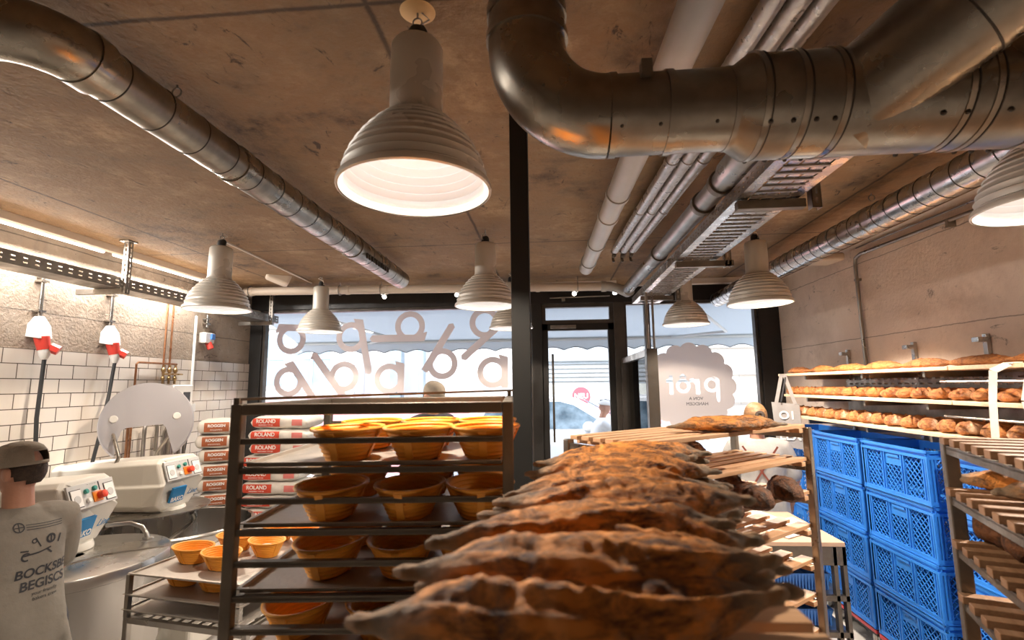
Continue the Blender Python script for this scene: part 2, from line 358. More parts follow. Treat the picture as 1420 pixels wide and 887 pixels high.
# door
f=MB(); x0,x1=-.10,.74
f.box(x0,x0+.07,YB-.04,YB+.03,0,2.56); f.box(x1-.07,x1,YB-.04,YB+.03,0,2.56); f.box(x0,x1,YB-.04,YB+.03,2.48,2.56); f.box(x0,x1,YB-.04,YB+.03,0,.16)
d=struct(f.build('door_1','frame_black',bevel=.003))
g=MB(); g.box(x0+.068,x1-.068,YB-.008,YB,.15,2.485); g.build('pane','pane_glass',d)
h=MB(); h.tube([(.02,YB-.11,1.2),(.02,YB-.11,2.2)],.013,10); h.tube([(.02,YB-.11,1.3),(.02,YB-.03,1.3)],.009,8); h.tube([(.02,YB-.11,2.0),(.02,YB-.03,2.0)],.009,8); h.build('door_handle','frame_brown',d,True)
h=MB(); h.box(.0,.30,YB-.09,YB-.04,2.50,2.54); h.build('door_closer','bracket_steel',d,bevel=.004)
h=MB(); h.tube([(.0,YB-.10,2.86),(.70,YB-.10,2.87)],.008,8); h.box(.14,.18,YB-.12,YB-.06,2.82,2.86); tag(h.build('window_opener','bracket_steel',None,True),'thin metal window opener bar above the transom over the door','window opener')
window('window_3',.86,1.13,.42,2.80)
window('window_4',1.13,2.37,.42,2.80)
m=MB(); m.box(2.37,XR,YB-.07,YB+.08,.0,2.8); struct(m.build('trim_5','frame_black',bevel=.004))
# steel pillar
m=MB(); m.box(-.155,-.080,1.97,2.05,0,ZC); m.mi=0
struct(m.build('trim_6','black_paint',bevel=.003))
# horizontal purlin strip along the ceiling before the facade
# glass partition by the door
pt=empty('glass_partition',(.84,4.27,0),label='waist-and-head-high glass partition in dark frames inside the door',cat='partition')
f=MB(); f.box(-.045,.045,-.045,.045,0,2.14); f.build('post','frame_brown',pt,bevel=.003)
f=MB(); f.box(-.04,.04,1.50,1.56,0,2.14); f.build('post','frame_brown',pt,bevel=.003)
f=MB(); f.box(-.03,.03,.045,1.50,2.08,2.14); f.build('top_rail','steel',pt,bevel=.003)
f=MB(); f.box(-.004,.004,.04,1.51,.1,2.08); f.build('pane','pane_glass',pt)
f=MB(); f.tube([(-.02,0,2.14),(-.02,0,2.62)],.012,8); f.tube([(.03,0,2.14),(.03,0,2.62)],.010,8); f.build('support_rod','steel',pt,True)
pt['label']='glass partition with brown posts standing inside the door'
# ============================================================ DUCTS AND PIPES
def spiral(name,x,z,y0,y1,r,mat,label,per=.14,label_cat='duct',rings_extra=()):
    pr=[];m=MB(); 
    m.M=Matrix.Translation((x,0,z))@Matrix.Rotation(-PI/2,4,'X')
    # lathe axis z -> world +y
    y=y0; prof=[(r,y0)]; segs=[]
    m.lathe([(r,y0),(r,y1)],40)
    m.mi=1; k=y0+per*.5
    while k<y1-.02:
        m.lathe([(r-.001,k-.004),(r+.002,k-.002),(r+.002,k+.001),(r-.001,k+.003)],40); k+=per
    m.mi=0; m.lathe([(r-.004,y0),(r-.004,y1)],40)
    m.lathe([(r-.004,y1),(r,y1)],40)
    o=m.build(name,[mat,'seam_dark'],None,True); tag(o,label,label_cat)
    for ry in rings_extra:
        c=MB(); c.M=m.M; c.lathe([(r,ry-.03),(r+.006,ry-.028),(r+.006,ry+.028),(r,ry+.03)],40); c.build('coupling',mat,o,True)
    return o
do=spiral('spiral_duct',-1.41,2.855,1.30,4.55,.083,'galvanised','long spiral air duct running under the ceiling from upper left',.185,rings_extra=(2.05,3.4))
m=MB(); e=arc((-1.41-.16,1.30,2.855),.16,0,-PI/2,10,(1,0,0),(0,1,0)); e=[(p.x,p.y,p.z) for p in e]+[(-3.69,1.14,2.855)]
m.tube(e,.088,28); m.tube([(-1.41,1.28,2.855),(-1.41,1.34,2.855)],.092,28); m.build('elbow','galvanised',do,True)
g=MB(); g.M=Matrix.Translation((-1.33,0,2.80))
for k in range(10): g.box(.0,.012,3.45+k*.05,3.48+k*.05,-.02,.02)
g.build('vent_slot','seam_dark',do)
spiral('spiral_duct',1.93,2.80,-3.58,5.84,.082,'galvanised_bright','bright spiral air duct running along the right wall',.115,rings_extra=(3.05,))
def hook(loc,label):
    m=MB(); m.tube(arc((0,0,-.03),.018,0,2*PI,16,(1,0,0),(0,0,1)),.003,6); m.tube([(0,0,0),(0,0,-.012)],.004,6)
    tag(m.build('ceiling_hook','bracket_steel',None,True,loc=loc),label,'hook')
hook(tuple(P(246,118,Z=2.995)),'small ring hook in the ceiling right of the left duct')
hook(tuple(P(1208,268,Z=2.995)),'small ring hook in the ceiling above the right duct')
# grey drain pipe
def pipe(name,a,b,r,mat,label,couplings=(),n=24,cat='pipe',cr=1.12,cmat=None,cl=.02):
    a=Vector(a);b=Vector(b); m=MB(); m.tube([a,b],r,n); o=tag(m.build(name,mat,None,True),label,cat)
    for t in couplings:
        p=a.lerp(b,t); d=(b-a).normalized(); c=MB(); c.tube([p-d*cl,p+d*cl],r*cr,n); c.build('coupling',cmat or mat,o,True)
    return o
pipe('drain_pipe',(.503,-1.6,2.85),(.32,4.28,2.85),.058,'pipe_grey','wide grey plastic drain pipe under the ceiling left of the three foil pipes',(.71,.77,.87,.96))
for i,(xa,xb,w) in enumerate(((.66,.54,'leftmost'),(.737,.612,'middle'),(.812,.684,'rightmost'))):
    o=pipe('insulated_pipe',(xa+.02,.75,2.93),(xb,4.0,2.93),.031,'pipe_foil',f'{w} of the three parallel foil-wrapped pipes under the ceiling',(.5,.72))
    o['group']='three foil-wrapped pipes'
    c=MB(); 
    for k in range(3): c.ball((xb+.012*(k-1),4.05+.05*k,2.93-.02*(k%2)),.018,.02,.02,8)
    c.tube(arc((xb,4.12,2.90),.035,-PI/2,PI*.6,8,(0,1,0),(0,0,-1)),.010,8); c.build('valve','dark_steel',o,True)
dp=pipe('metal_pipe',(.83,1.58,2.785),(.78,4.95,2.785),.052,'steel','dark metal pipe running beside the cable tray to the window',(.22,.30,.60),cmat='dark_steel',cr=1.2)
m=MB(); m.tube([(.83,1.56,2.785),(.82,2.2,2.785)],.066,24); m.build('wide_section','steel',dp,True)
m=MB(); pts=[(.79,4.93,2.76),(.79,5.08,2.775),(.74,5.2,2.83),(.64,5.26,2.875),(.55,5.27,2.88)]
m.tube(pts,.050,20); m.tube([(.60,5.27,2.88),(.55,5.27,2.88)],.058,20); m.build('elbow','pipe_grey',dp,True)
hp=pipe('crossing_pipe',(-3.42,5.27,2.93),(.55,5.27,2.88),.046,'beige_plastic','long beige pipe running across above the shop window',(.02,.24,.30,.41,.83,.93),n=20)
for x in (-3.36,-2.32,-1.85,.3):
    c=MB(); zz=2.93-(x+3.42)*.0126; c.tube(arc((x,5.27,zz),.056,0,2*PI,20,(0,1,0),(0,0,1)),.005,6); c.tube([(x,5.27,zz+.056),(x,5.27,3.0)],.004,6); c.build('clamp','bracket_steel',hp,True)
m=MB(); m.tube(arc((-3.44,5.27,2.87),.05,0,PI,10,(0,0,-1),(-1,0,0)),.012,8); m.build('end_bend','beige_plastic',hp,True)
# second thin horizontal trunking on the ceiling
m=MB(); m.box(-1.9,.75,5.55,5.62,2.955,3.0); m.box(.95,2.5,5.55,5.64,2.94,3.0); tag(m.build('cable_duct','beige_plastic',None,bevel=.003),'flat beige cable trunking on the ceiling near the window','cable trunking')
# big foreground duct
bd=empty('ventilation_duct',(-.03,1.2,3.0),label='large galvanised ventilation duct with an elbow crossing the upper right',cat='duct')
def bdm(m,name,mat=['galvanised','seam_dark']): 
    m.v=[(v[0]+.03,v[1]-1.2,v[2]-3.0) for v in m.v]; return m.build(name,mat,bd,True)
R0=.098
m=MB(); m.tube([(-.045,1.2,3.0),(-.045,1.2,2.74)],.101,40); bdm(m,'drop_pipe')
m=MB(); m.tube([(-.045,1.2,2.83),(-.045,1.2,2.80)],.105,40); bdm(m,'collar')
m=MB(); m.tube([(-.045,1.2,2.755),(-.045,1.2,2.735)],.107,40); bdm(m,'collar')
m=MB(); el=arc((.155,1.2,2.72),.20,PI,PI*1.5,18,(1,0,0),(0,0,1)); m.tube([(-.045,1.2,2.74)]+el,.101,40); bdm(m,'elbow')
m=MB(); m.tube([(.155,1.2,2.52),(.46,1.2,2.522)],R0,40); m.mi=1
for x in (.18,.27,.40):
    for an in (-2.4,-1.0): m.ball((x,1.2+R0*math.cos(an),2.522+R0*math.sin(an)),.005,n=8)
bdm(m,'straight_section')
for x in (.165,.30):
    m=MB(); m.tube([(x-.009,1.2,2.521),(x+.009,1.2,2.521)],R0+.004,40); bdm(m,'collar')
m=MB(); m.tube([(.44,1.2,2.522),(.455,1.2,2.522),(.49,1.2,2.522),(2.595,1.2,2.53)],[R0+.002,R0+.002,.124,.124],44)
for x in (.50,.585,.67,.93,.985,1.12,1.3): m.tube([(x-.006,1.2,2.524),(x+.006,1.2,2.524)],.1275,44,True)
m.mi=1
for x in (.503,.588,.673,.933,.988): m.tube([(x+.007,1.2,2.524),(x+.010,1.2,2.524)],.1265,44,True)
for k,x in enumerate((.51,.56,.61,.65,.88,.93,1.02,1.06,1.10)):
    for an in (-2.4,-1.0): m.ball((x,1.2+.126*math.cos(an),2.522+.126*math.sin(an)),.006,n=8)
bdm(m,'tee_body')
m=MB(); a=Vector((.715,1.215,2.498)); b=Vector((1.22,.72,2.86)); m.tube([a,a+(b-a)*1.55],.112,44)
dd=(b-a).normalized()
for t in (.36,.56,.77): p=a.lerp(b,t); m.mi=0; m.tube([p-dd*.005,p+dd*.005],.115,44); m.mi=1; m.tube([p-dd*.009,p-dd*.0055],.1138,44)
bdm(m,'branch_duct')
m=MB(); m.box(.225,.25,1.09,1.12,2.565,2.60); bdm(m,'damper_knob','dark_steel')
# ---- cable trays with real slots
def slotted(m,a0,a1,b0,b1,fix,mk,per=.05,slot=.03,rows=2,rowh=.008):
    """sheet spanning a (length) x b, with `rows` of slots; mk(a0,a1,b0,b1)"""
    hs=[b0+(b1-b0)*(i+1)/(rows+1) for i in range(rows)]
    edges=[b0]+[v for h in hs for v in (h-rowh/2,h+rowh/2)]+[b1]
    for i in range(0,len(edges)-1,2): mk(a0,a1,edges[i],edges[i+1])
    for h in hs:
        a=a0
        while a<a1: mk(a,min(a+per-slot,a1),h-rowh/2,h+rowh/2); a+=per
ct=empty('cable_tray',(.965,1.3,2.65),label='wide perforated cable tray hanging under the ceiling right of the dark pipe',cat='cable tray')
m=MB()
L0,L1=0,3.75
slotted(m,L0,L1,-.135,.135,0,lambda a,b,c,d:m.box(c,d,a,b,0,.002),per=.06,slot=.042,rows=4,rowh=.010)
m.build('tray_base','galvanised_bright',ct)
m=MB()
for k in range(60):
    y=.04+k*.0625
    if y<L1-.03: m.box(-.085,.085,y,y+.014,-.006,.0)
m.build('stiffening_rib','bracket_steel',ct)
for sx in (-1,1):
    m=MB(); slotted(m,L0,L1,0,.06,0,lambda a,b,c,d:m.box(sx*.135-.001,sx*.135+.001,a,b,c,d),per=.05,slot=.018,rows=2,rowh=.007); m.build('side_wall','galvanised',ct)
for y,w in ((2.0,1),(.9,0),(3.3,0)):
    h=MB(); h.box(-.13,.24 if w else .16,y-.02,y+.02,-.045,-.005); h.build('bracket_arm','dark_steel',ct,bevel=.002)
    h=MB(); slotted(h,-.05,.35,.185,.225,0,lambda a,b,c,d:h.box(c,d,y-.02,y-.018,a,b),per=.045,slot=.028,rows=1,rowh=.010); h.box(.185,.188,y-.02,y+.02,-.05,.35); h.box(.222,.225,y-.02,y+.02,-.05,.35); h.build('hanger','galvanised_bright' if w else 'steel',ct)
lt=empty('cable_tray',(-3.42,.9,2.63),label='long perforated cable tray hanging along the tiled left wall',cat='cable tray')
m=MB(); slotted(m,0,4.9,0,.085,0,lambda a,b,c,d:m.box(.10,.103,a,b,c,d),per=.075,slot=.028,rows=2,rowh=.009); m.build('side_wall','bracket_steel',lt)
m=MB(); m.box(-.10,.10,0,4.9,0,.003); m.build('tray_base','bracket_steel',lt)
m=MB(); m.box(-.103,-.10,0,4.9,0,.085); m.build('side_wall','bracket_steel',lt)
for y in (2.62,4.65):
    h=MB(); slotted(h,-.05,.37,.125,.165,0,lambda a,b,c,d:h.box(c,d,y-.0015,y+.0015,a,b),per=.04,slot=.026,rows=1,rowh=.013)
    slotted(h,-.05,.37,y,y+.04,0,lambda a,b,c,d:h.box(.164,.167,c,d,a,b),per=.04,slot=.026,rows=1,rowh=.013); h.box(.105,.185,y-.03,y+.06,.362,.37); h.build('hanger','bracket_steel',lt)
    h=MB(); h.box(-.25,.15,y+.005,y+.035,-.045,-.003); h.build('bracket_arm','bracket_steel',lt,bevel=.002)
m=MB()
for y in (1.9,2.75,3.9,4.75):
    pts=[(-.05,y-.5,.05),(-.03,y-.2,.11)]+arc((-.03,y-.05,.06),.06,PI/2,0,6,(0,1,0),(0,0,1))+[(-.03,y+.01,.02)]
    m.tube(pts,.012,10)
m.tube([(.0,.1,.05),(.0,4.8,.05)],.010,8); m.tube([(.05,.1,.05),(.05,4.8,.05)],.007,8)
m.build('cable','beige_plastic',lt,True)
# fluorescent strips on the ceiling along the left wall
fx=empty('fluorescent_strip',(-3.50,3.0,3.0),label='long lit fluorescent strip on the ceiling above the left cable tray',cat='ceiling light')
m=MB(); m.box(-.03,.03,-2.6,1.95,-.055,0); m.build('housing','beige_plastic',fx,bevel=.004)
for y0,y1 in ((-2.4,-.95),(-.85,.60),(.70,1.75)):
    m=MB(); m.tube([(-.045,y0,-.052),(-.045,y1,-.052)],.016,12); m.build('tube','tube_glow',fx,True)
    ld=bpy.data.lights.new('tube_light','AREA'); ld.shape='RECTANGLE'; ld.size=.04; ld.size_y=y1-y0; ld.energy=46; ld.color=(1,.94,.88)
    lo=bpy.data.objects.new('tube_light',ld); COL.objects.link(lo); lo.parent=fx; lo.location=(-.05,(y0+y1)/2,-.085); lo.rotation_euler=(0,-.35,0)
# ============================================================ PENDANT LAMPS
def make_lamp():
    r=empty('pendant_lamp',label='x',cat='pendant lamp')
    # local origin at ceiling point, rim at z=-.58
    m=MB(); prof=[(.078,-.335),(.082,-.35)]
    zs=-.35; n=9
    for k in range(1,n+1):
        t=k/n; rr=.082+(.212-.082)*(math.sin(t*PI/2*.92)**.95/math.sin(PI/2*.92)**.95); z=-.35-.205*(t**1.15)
        prof+= [(rr-.004,z+.004),(rr+.003,z-.001),(rr+.001,z-.006)]
    prof+=[(.222,-.562),(.225,-.572),(.225,-.580),(.219,-.583)]
    m.lathe(prof,48); m.build('shade','lamp_shell',r,True)
    m=MB(); prof=[(.05,-.36),(.075,-.362)]
    for k in range(1,n+1):
        t=k/n; rr=.075+(.205-.075)*(math.sin(t*PI/2*.92)**.95/math.sin(PI/2*.92)**.95); z=-.36-.200*(t**1.15)
        prof+=[(rr-.003,z+.005),(rr+.001,z-.001),(rr-.001,z-.005)]
    prof+=[(.217,-.580)]
    m.lathe(prof,48); m.build('reflector','lamp_inner',r,True)
    m=MB(); m.lathe([(.001,-.108),(.060,-.108),(.070,-.113),(.077,-.125),(.079,-.20),(.079,-.33),(.082,-.345)],36); m.build('housing','lamp_shell',r,True)
    m=MB(); m.lathe([(.001,-.055),(.022,-.057),(.028,-.07),(.03,-.11)],20); m.ball((.01,0,-.075),.022,.018,.03,10); m.build('cap','rubber',r,True)
    m=MB(); m.tube(arc((0,0,-.035),.014,0,2*PI,14,(1,0,0),(0,0,1)),.0025,6); m.tube([(0,0,0),(0,0,-.022)],.003,6); m.tube([(0,0,-.047),(0,0,-.06)],.003,6); m.build('hook','bracket_steel',r,True)
    m=MB(); m.tube([(.012,0,-.002),(.035,.01,-.02),(-.03,.02,-.05),(-.035,.01,-.085),(.02,0,-.10)],.003,6); m.build('cord','beige_plastic',r,True)
    m=MB(); m.ball((0,0,-.42),.036,.036,.055,14); m.build('bulb','bulb_glow',r,True)
    ld=bpy.data.lights.new('bulb_light','SPOT'); ld.energy=80; ld.color=(1,.86,.71); ld.shadow_soft_size=.04; ld.spot_size=math.radians(136); ld.spot_blend=.25
    lo=bpy.data.objects.new('bulb_light',ld); COL.objects.link(lo); lo.parent=r; lo.location=(0,0,-.49)
    ld=bpy.data.lights.new('bulb_glow_light','POINT'); ld.energy=.5; ld.color=(1,.98,.96); ld.shadow_soft_size=.05
    lo=bpy.data.objects.new('bulb_glow_light',ld); COL.objects.link(lo); lo.parent=r; lo.location=(0,0,-.52)
    return r
LK=Kit(make_lamp())
G='ribbed dome pendant lamps'
big=LK.put((-.389,1.381,ZC),0,'largest ribbed dome pendant lamp hanging nearest the camera',G)
LK.put((-2.425,3.42,ZC),.6,'ribbed dome pendant lamp in front of the tiled left wall',G)
LK.put((-.467,3.56,ZC),1.4,'ribbed dome pendant lamp hanging just left of the black pillar, the nearer one',G)
lampR=LK.put((1.54,3.75,ZC),2.2,'ribbed dome pendant lamp in front of the right wall below the bright duct',G)
LK.put((-2.38,4.95,ZC),3,'ribbed dome pendant lamp hanging over the left end of the lettered window',G)
LK.put((-.40,5.02,ZC),4,'small far ribbed dome pendant lamp partly hidden behind the black pillar',G)
LK.put((1.335,5.0,ZC),5,'ribbed dome pendant lamp hanging in front of the round window seal',G)
lampN=LK.put((*P(1470,285,Z=2.42).xy,ZC),.3,'ribbed dome pendant lamp cut by the right picture edge',G)
def power(lamp,e):
    for c in lamp.children:
        if c.name.startswith('bulb_light'): c.data=c.data.copy(); c.data.energy=e
for a_,b_ in (((-2.4,-.6,ZC),'left'),((1.5,-.9,ZC),'right')):  # unseen lamp copies added behind the camera as fill light
    power(LK.put(a_,.3,f'unseen ribbed dome pendant lamp added as fill behind the camera, {b_}',G),30)
m=MB(); m.lathe([(.001,-.004),(.05,-.004),(.055,0)],28); m.build('ceiling_plate','ceiling_plate',big,True)
power(lampR,200); power(lampN,150)
# conduit line on ceiling from left lamp, beige box lamps
m=MB(); a=P(312,335,Z=2.99); b=P(432,392,Z=2.99); m.tube([a,b],.009,8); tag(m.build('ceiling_conduit','beige_plastic',None,True),'thin pale conduit on the ceiling behind the left pendant lamp','conduit')
def spot(loc,label):
    r=empty('spotlight',loc,label=label,cat='spotlight',group='little spotlights above the window')
    m=MB(); m.tube([(0,0,0),(0,0,-.03)],.006,8); m.build('stem','bracket_steel',r,True)
    m=MB(); m.tube([(0,.02,-.03),(0,-.03,-.06)],[.014,.028],14); m.build('head','white_plastic',r,True)
    m=MB(); m.tube([(0,-.03,-.06),(0,-.032,-.061)],.021,14); m.build('lens','led_glow',r,True)
for px,w in ((534,'leftmost'),(634,'second from left'),(796,'second from right, above the door'),(852,'rightmost')):
    p=P(px,398,Y=5.35); spot((p.x,5.36,2.88 if px>700 else 2.90),f'tiny spotlight under the crossing pipe, {w}')
bx=P(388,380,Y=4.9)
e=empty('ceiling_speaker',(bx.x,4.9,bx.z),.6,label='beige cube-shaped speaker on the ceiling behind the left pendant lamp',cat='speaker')
m=MB(); m.M=Matrix.Rotation(.35,4,'Y'); m.box(-.085,.085,-.07,.07,-.07,.07); m.build('body','beige_plastic',e,bevel=.02,seg=3)
m=MB(); m.box(-.12,.05,.02,.04,.075,.085); m.box(-.02,.02,-.01,.01,.05,.12); m.build('mount','beige_plastic',e); e.scale=(1.35,)*3
e=empty('ceiling_speaker',tuple(P(1144,360,X=2.42)),.1,label='beige flat box under the bright duct by the right wall',cat='speaker')
m=MB(); m.box(-.10,.10,-.12,.12,-.03,.04); m.build('body','beige_plastic',e,bevel=.02,seg=3)
e=empty('camera_dome',tuple(P(894,412,Y=4.9)),0,label='small white security dome camera under the end of the right cable tray',cat='camera')
m=MB(); m.lathe([(.001,.035),(.06,.035),(.065,.0),(.06,-.02)],20); m.build('housing','white_plastic',e,True)
m=MB(); m.ball((0,0,-.02),.045,.045,.04,16); m.build('dome','ink_dark',e,True)
# right wall conduit
m=MB(); pts=[(2.565,.5,2.79),(2.565,4.22,2.89)]+[(2.565,4.29,2.87),(2.57,4.31,2.82)]+[(2.575,4.31,1.95)]
m.tube(pts,.014,10); o=tag(m.build('wall_conduit','steel',None,True),'bent steel conduit along the right wall running down behind the bread shelves','conduit')
m=MB()
for y in (2.2,3.3): m.box(2.55,2.6,y-.012,y+.012,2.82,2.875)
m.box(2.555,2.6,4.295,4.325,2.68,2.70); m.build('clip','bracket_steel',o)
m=MB(); m.tube([(2.585,.5,2.86),(2.585,4.3,2.96)],.006,8); tag(m.build('wall_cable','steel',None,True),'thin cable running above the steel conduit on the right wall','cable')
# ============================================================ LEFT WALL FITTINGS
XW=XL+.014
def socket(y,z,label,px=None,cable_pts=None,blue=False,top=2.68):
    r=empty('power_socket',(XL+.0,y,z),0,label=label,cat='socket')
    m=MB(); m.tube([(.035,0,.12),(.035,0,top-z)],.014,10); 
    m.build('conduit','galvanised_bright',r,True)
    m=MB(); m.box(.0,.03,-.02,.02,.40,.42) ; m.box(.0,.055,-.028,.028,top-z-.05,top-z-.035); m.box(.0,.055,-.028,.028,.15,.165); m.build('clip','galvanised_bright',r)
    if not blue:
        m=MB(); m.loft([[(.0,-.055,-.03),(.105,-.05,-.045),(.105,.05,-.045),(.0,.055,-.03)],[(0,-.05,.06),(.09,-.045,.05),(.09,.045,.05),(0,.05,.06)],[(.015,-.02,.12),(.06,-.018,.12),(.06,.018,.12),(.015,.02,.12)]]); m.build('housing','white_plastic',r,bevel=.006)
        m=MB(); m.tube([(.07,.0,-.03),(.085,.012,-.12)],[.046,.038],18); m.build('socket_collar','red_plastic',r,True)
        m=MB(); m.tube([(.10,.04,-.10),(.14,.07,-.125)],[.036,.034],6); m.build('lid_cap','red_plastic',r,True)
        m=MB(); m.tube([(.085,.012,-.12),(.09,.016,-.16),(.09,.018,-.19)],[.036,.032,.018],14); m.build('plug','white_plastic',r,True)
        if cable_pts:
            m=MB(); m.tube([(.09,.018,-.18)]+cable_pts,.013,10); m.build('cable','rubber',r,True)
    else:
        m=MB(); m.box(0,.08,-.07,.07,-.05,.06); m.build('housing','white_plastic',r,bevel=.008)
        m=MB(); m.box(.08,.10,.0,.055,-.01,.05); m.build('blue_socket','blue_plug',r,bevel=.004)
        m=MB(); m.tube([(.05,.01,-.04),(.08,.02,-.11)],.032,12); m.build('red_socket','red_plastic',r,True)
    return r
socket(3.27,2.26,'white wall socket with red plug and black cable, leftmost on the left wall',cable_pts=[(.10,-.0,-.6),(.11,.02,-1.0),(.15,.05,-1.3)])
socket(3.85,2.26,'white wall socket with red plug and black cable, second from left',cable_pts=[(.10,-.02,-.45),(.13,-.10,-.75),(.13,-.18,-1.15),(.18,-.2,-1.45)])
socket(5.02,2.38,'small white socket box with blue and red outlets near the window',blue=True,top=2.63)
m=MB(); 
p1=P(232,420,X=XL+.03); p2=P(241,420,X=XL+.03)
for dy,z1 in ((0,1.99),(.075,1.99)):
    m.tube([(XL+.04,p1.y+dy,2.66),(XL+.04,p1.y+dy-.03*0,z1)],.009,8)
o=tag(m.build('copper_pipes','copper',None,True),'pair of thin copper water pipes with brass valves on the left wall','pipes')
y0=P(188,520,X=XL+.04).y
m=MB(); m.tube([(XL+.04,y0,1.0),(XL+.04,y0,2.075),(XL+.04,y0+.02,2.09),(XL+.04,p1.y+.17,2.09)],.009,8); m.build('branch_pipe','copper',o,True)
m=MB()
for dy in (0,.075,.15):
    y=p1.y+dy
    m.ball((XL+.045,y,2.03),.022,.022,.028,10); m.tube([(XL+.045,y,2.08),(XL+.045,y,1.90)],.011,8); m.box(XL+.05,XL+.10,y-.01,y+.035,1.985,1.998) ; m.ball((XL+.045,y+.0,1.95),.018,.02,.022,10)
m.build('valve','brass',o,True)
m=MB(); m.tube([(XL+.03,P(268,500,X=XL+.03).y,2.60),(XL+.03,P(268,500,X=XL+.03).y,1.7)],.013,8); 
o=tag(m.build('wall_conduit','white_plastic',None,True),'white vertical conduit on the left wall ending in a grey switch','conduit')
yy=P(268,500,X=XL+.03).y
m=MB(); m.box(XL+.014,XL+.06,yy-.03,yy+.04,1.62,1.70); m.build('switch','panel_grey',o,bevel=.004)
m=MB(); m.tube([(XL+.04,yy,1.62),(XL+.05,yy-.02,1.45),(XL+.05,yy-.06,1.2)],.005,6); m.build('cable','rubber',o,True)
e=empty('water_meter_box',(XL+.012,P(246,565,X=XL+.05).y,1.72),0,label='white control box with dark display behind the clear mixer guard',cat='control box')
m=MB(); m.box(0,.09,-.13,.13,-.16,.17); m.build('housing','white_plastic',e,bevel=.01)
m=MB(); m.box(.09,.094,.0,.09,-.0,.10); m.build('display','ink_dark',e)
m=MB(); 
for dy in (-.12,-.05,.05,.12): m.tube([(.04,dy,-.16),(.04,dy,-.75)],.014,8)
m.tube([(.06,-.17,-.6),(.06,-.17,-.28)]+arc((.12,-.17,-.28),.06,PI,0,8,(1,0,0),(0,0,1))+[(.18,-.17,-.36)],.012,8); m.build('hose','steel',e,True)
# gas-ish brown downpipe
m=MB(); y=P(180,600,X=XL+.05).y
# ============================================================ RACKS
def rack(loc,rz,w,d,ztop,levels,label,s=.035,zbase=.13,mat='dark_steel',name='rack_trolley',rail_axis='x',rh=.022,trans=None,cat='rack',posts=((0,0),(1,0),(0,1),(1,1))):
    r=empty(name,(loc[0],loc[1],0),rz,label,cat)
    for i,j in posts:
        x=i*(w-s);y=j*(d-s); m=MB(); m.box(x,x+s,y,y+s,zbase,ztop); m.build('post',mat,r,bevel=.003)
    for k,z in enumerate(levels):
        for side in (0,1):
            m=MB()
            if rail_axis=='x':
                y=side*(d-s); m.box(s,w-s,y+.004,y+.012,z-rh,z+.004); m.box(s,w-s,y+.004 if side==0 else y-.012,y+.034 if side==0 else y+.012,z-.004,z)
            else:
                x=side*(w-s); m.box(x+.004,x+.012,s,d-s,z-rh,z+.004); m.box(x+.004 if side==0 else x-.012,x+.034 if side==0 else x+.012,s,d-s,z-.004,z)
            m.build('rail',mat,r)
    for side in (0,1):
        m=MB(); y=side*(d-s)
        m.box(s,w-s,y,y+s,ztop-s,ztop); m.build('top_bar',mat,r,bevel=.003)
        m=MB(); x=side*(w-s); m.box(x,x+s,s,d-s,ztop-s,ztop); m.build('top_bar',mat,r,bevel=.003)
        m=MB(); m.box(s,w-s,y,y+s,zbase,zbase+s); m.build('bottom_bar',mat,r,bevel=.003)
        m=MB(); m.box(x,x+s,s,d-s,zbase,zbase+s); m.build('bottom_bar',mat,r,bevel=.003)
    for i,j in ((0,0),(1,0),(0,1),(1,1)):
        x=i*(w-s)+s/2;y=j*(d-s)+s/2; m=MB(); m.tube([(x-.014,y,.05),(x+.014,y,.05)],.05,16); c=m.build('castor','rubber',r,True)
        m=MB(); m.box(x-.02,x-.017,y-.02,y+.02,.04,zbase); m.box(x+.017,x+.02,y-.02,y+.02,.04,zbase); m.box(x-.02,x+.02,y-.02,y+.02,zbase-.004,zbase); m.build('castor_fork','steel',c)
    return r
def tray_obj(w,d,mat='tray_metal'):
    r=MB(); t=.0015
    r.box(0,w,0,d,0,.002); r.box(0,w,0,.002,0,.010); r.box(0,w,d-.002,d,0,.010); r.box(0,.002,0,d,0,.010); r.box(w-.002,w,0,d,0,.010)
    r.box(-.006,w+.006,-.006,0,.008,.010); r.box(-.006,w+.006,d,d+.006,.008,.010); r.box(-.006,0,0,d,.008,.010); r.box(w,w+.006,0,d,.008,.010)
    return r.build('baking_tray',mat,None)
# left rack
FL=Vector((-.692,1.038)); RZL=YAW; u=Vector((math.cos(RZL),math.sin(RZL)))
rkL_w=.61; rkL_d=.56
TT=[1.69,1.5635,1.4325,1.301]
lv=[1.738]+[q for T in TT for q in (T-.014,T-.0765)]+[1.16,1.04,.92,.80,.68,.56,.44,.32]
rackL=rack(FL,RZL,rkL_w,rkL_d,1.815,lv,'dark steel rack trolley holding trays of orange proving baskets, left of the black pillar',s=.024,rh=.008)
m=MB(); m.bar((.005,.01,1.826),(rkL_w-.005,rkL_d-.01,1.833),.016,.006); m.bar((.01,.01,1.815),(.01,.01,1.829),.012,.012); m.bar((rkL_w-.012,rkL_d-.012,1.815),(rkL_w-.012,rkL_d-.012,1.836),.012,.012); m.build('diagonal_brace','dark_steel',rackL)
MWL=Matrix.Translation((FL.x,FL.y,0))@Matrix.Rotation(RZL,4,'Z')
trayp=tag(tray_obj(.555,.515),cat='tray'); TK=Kit(trayp)
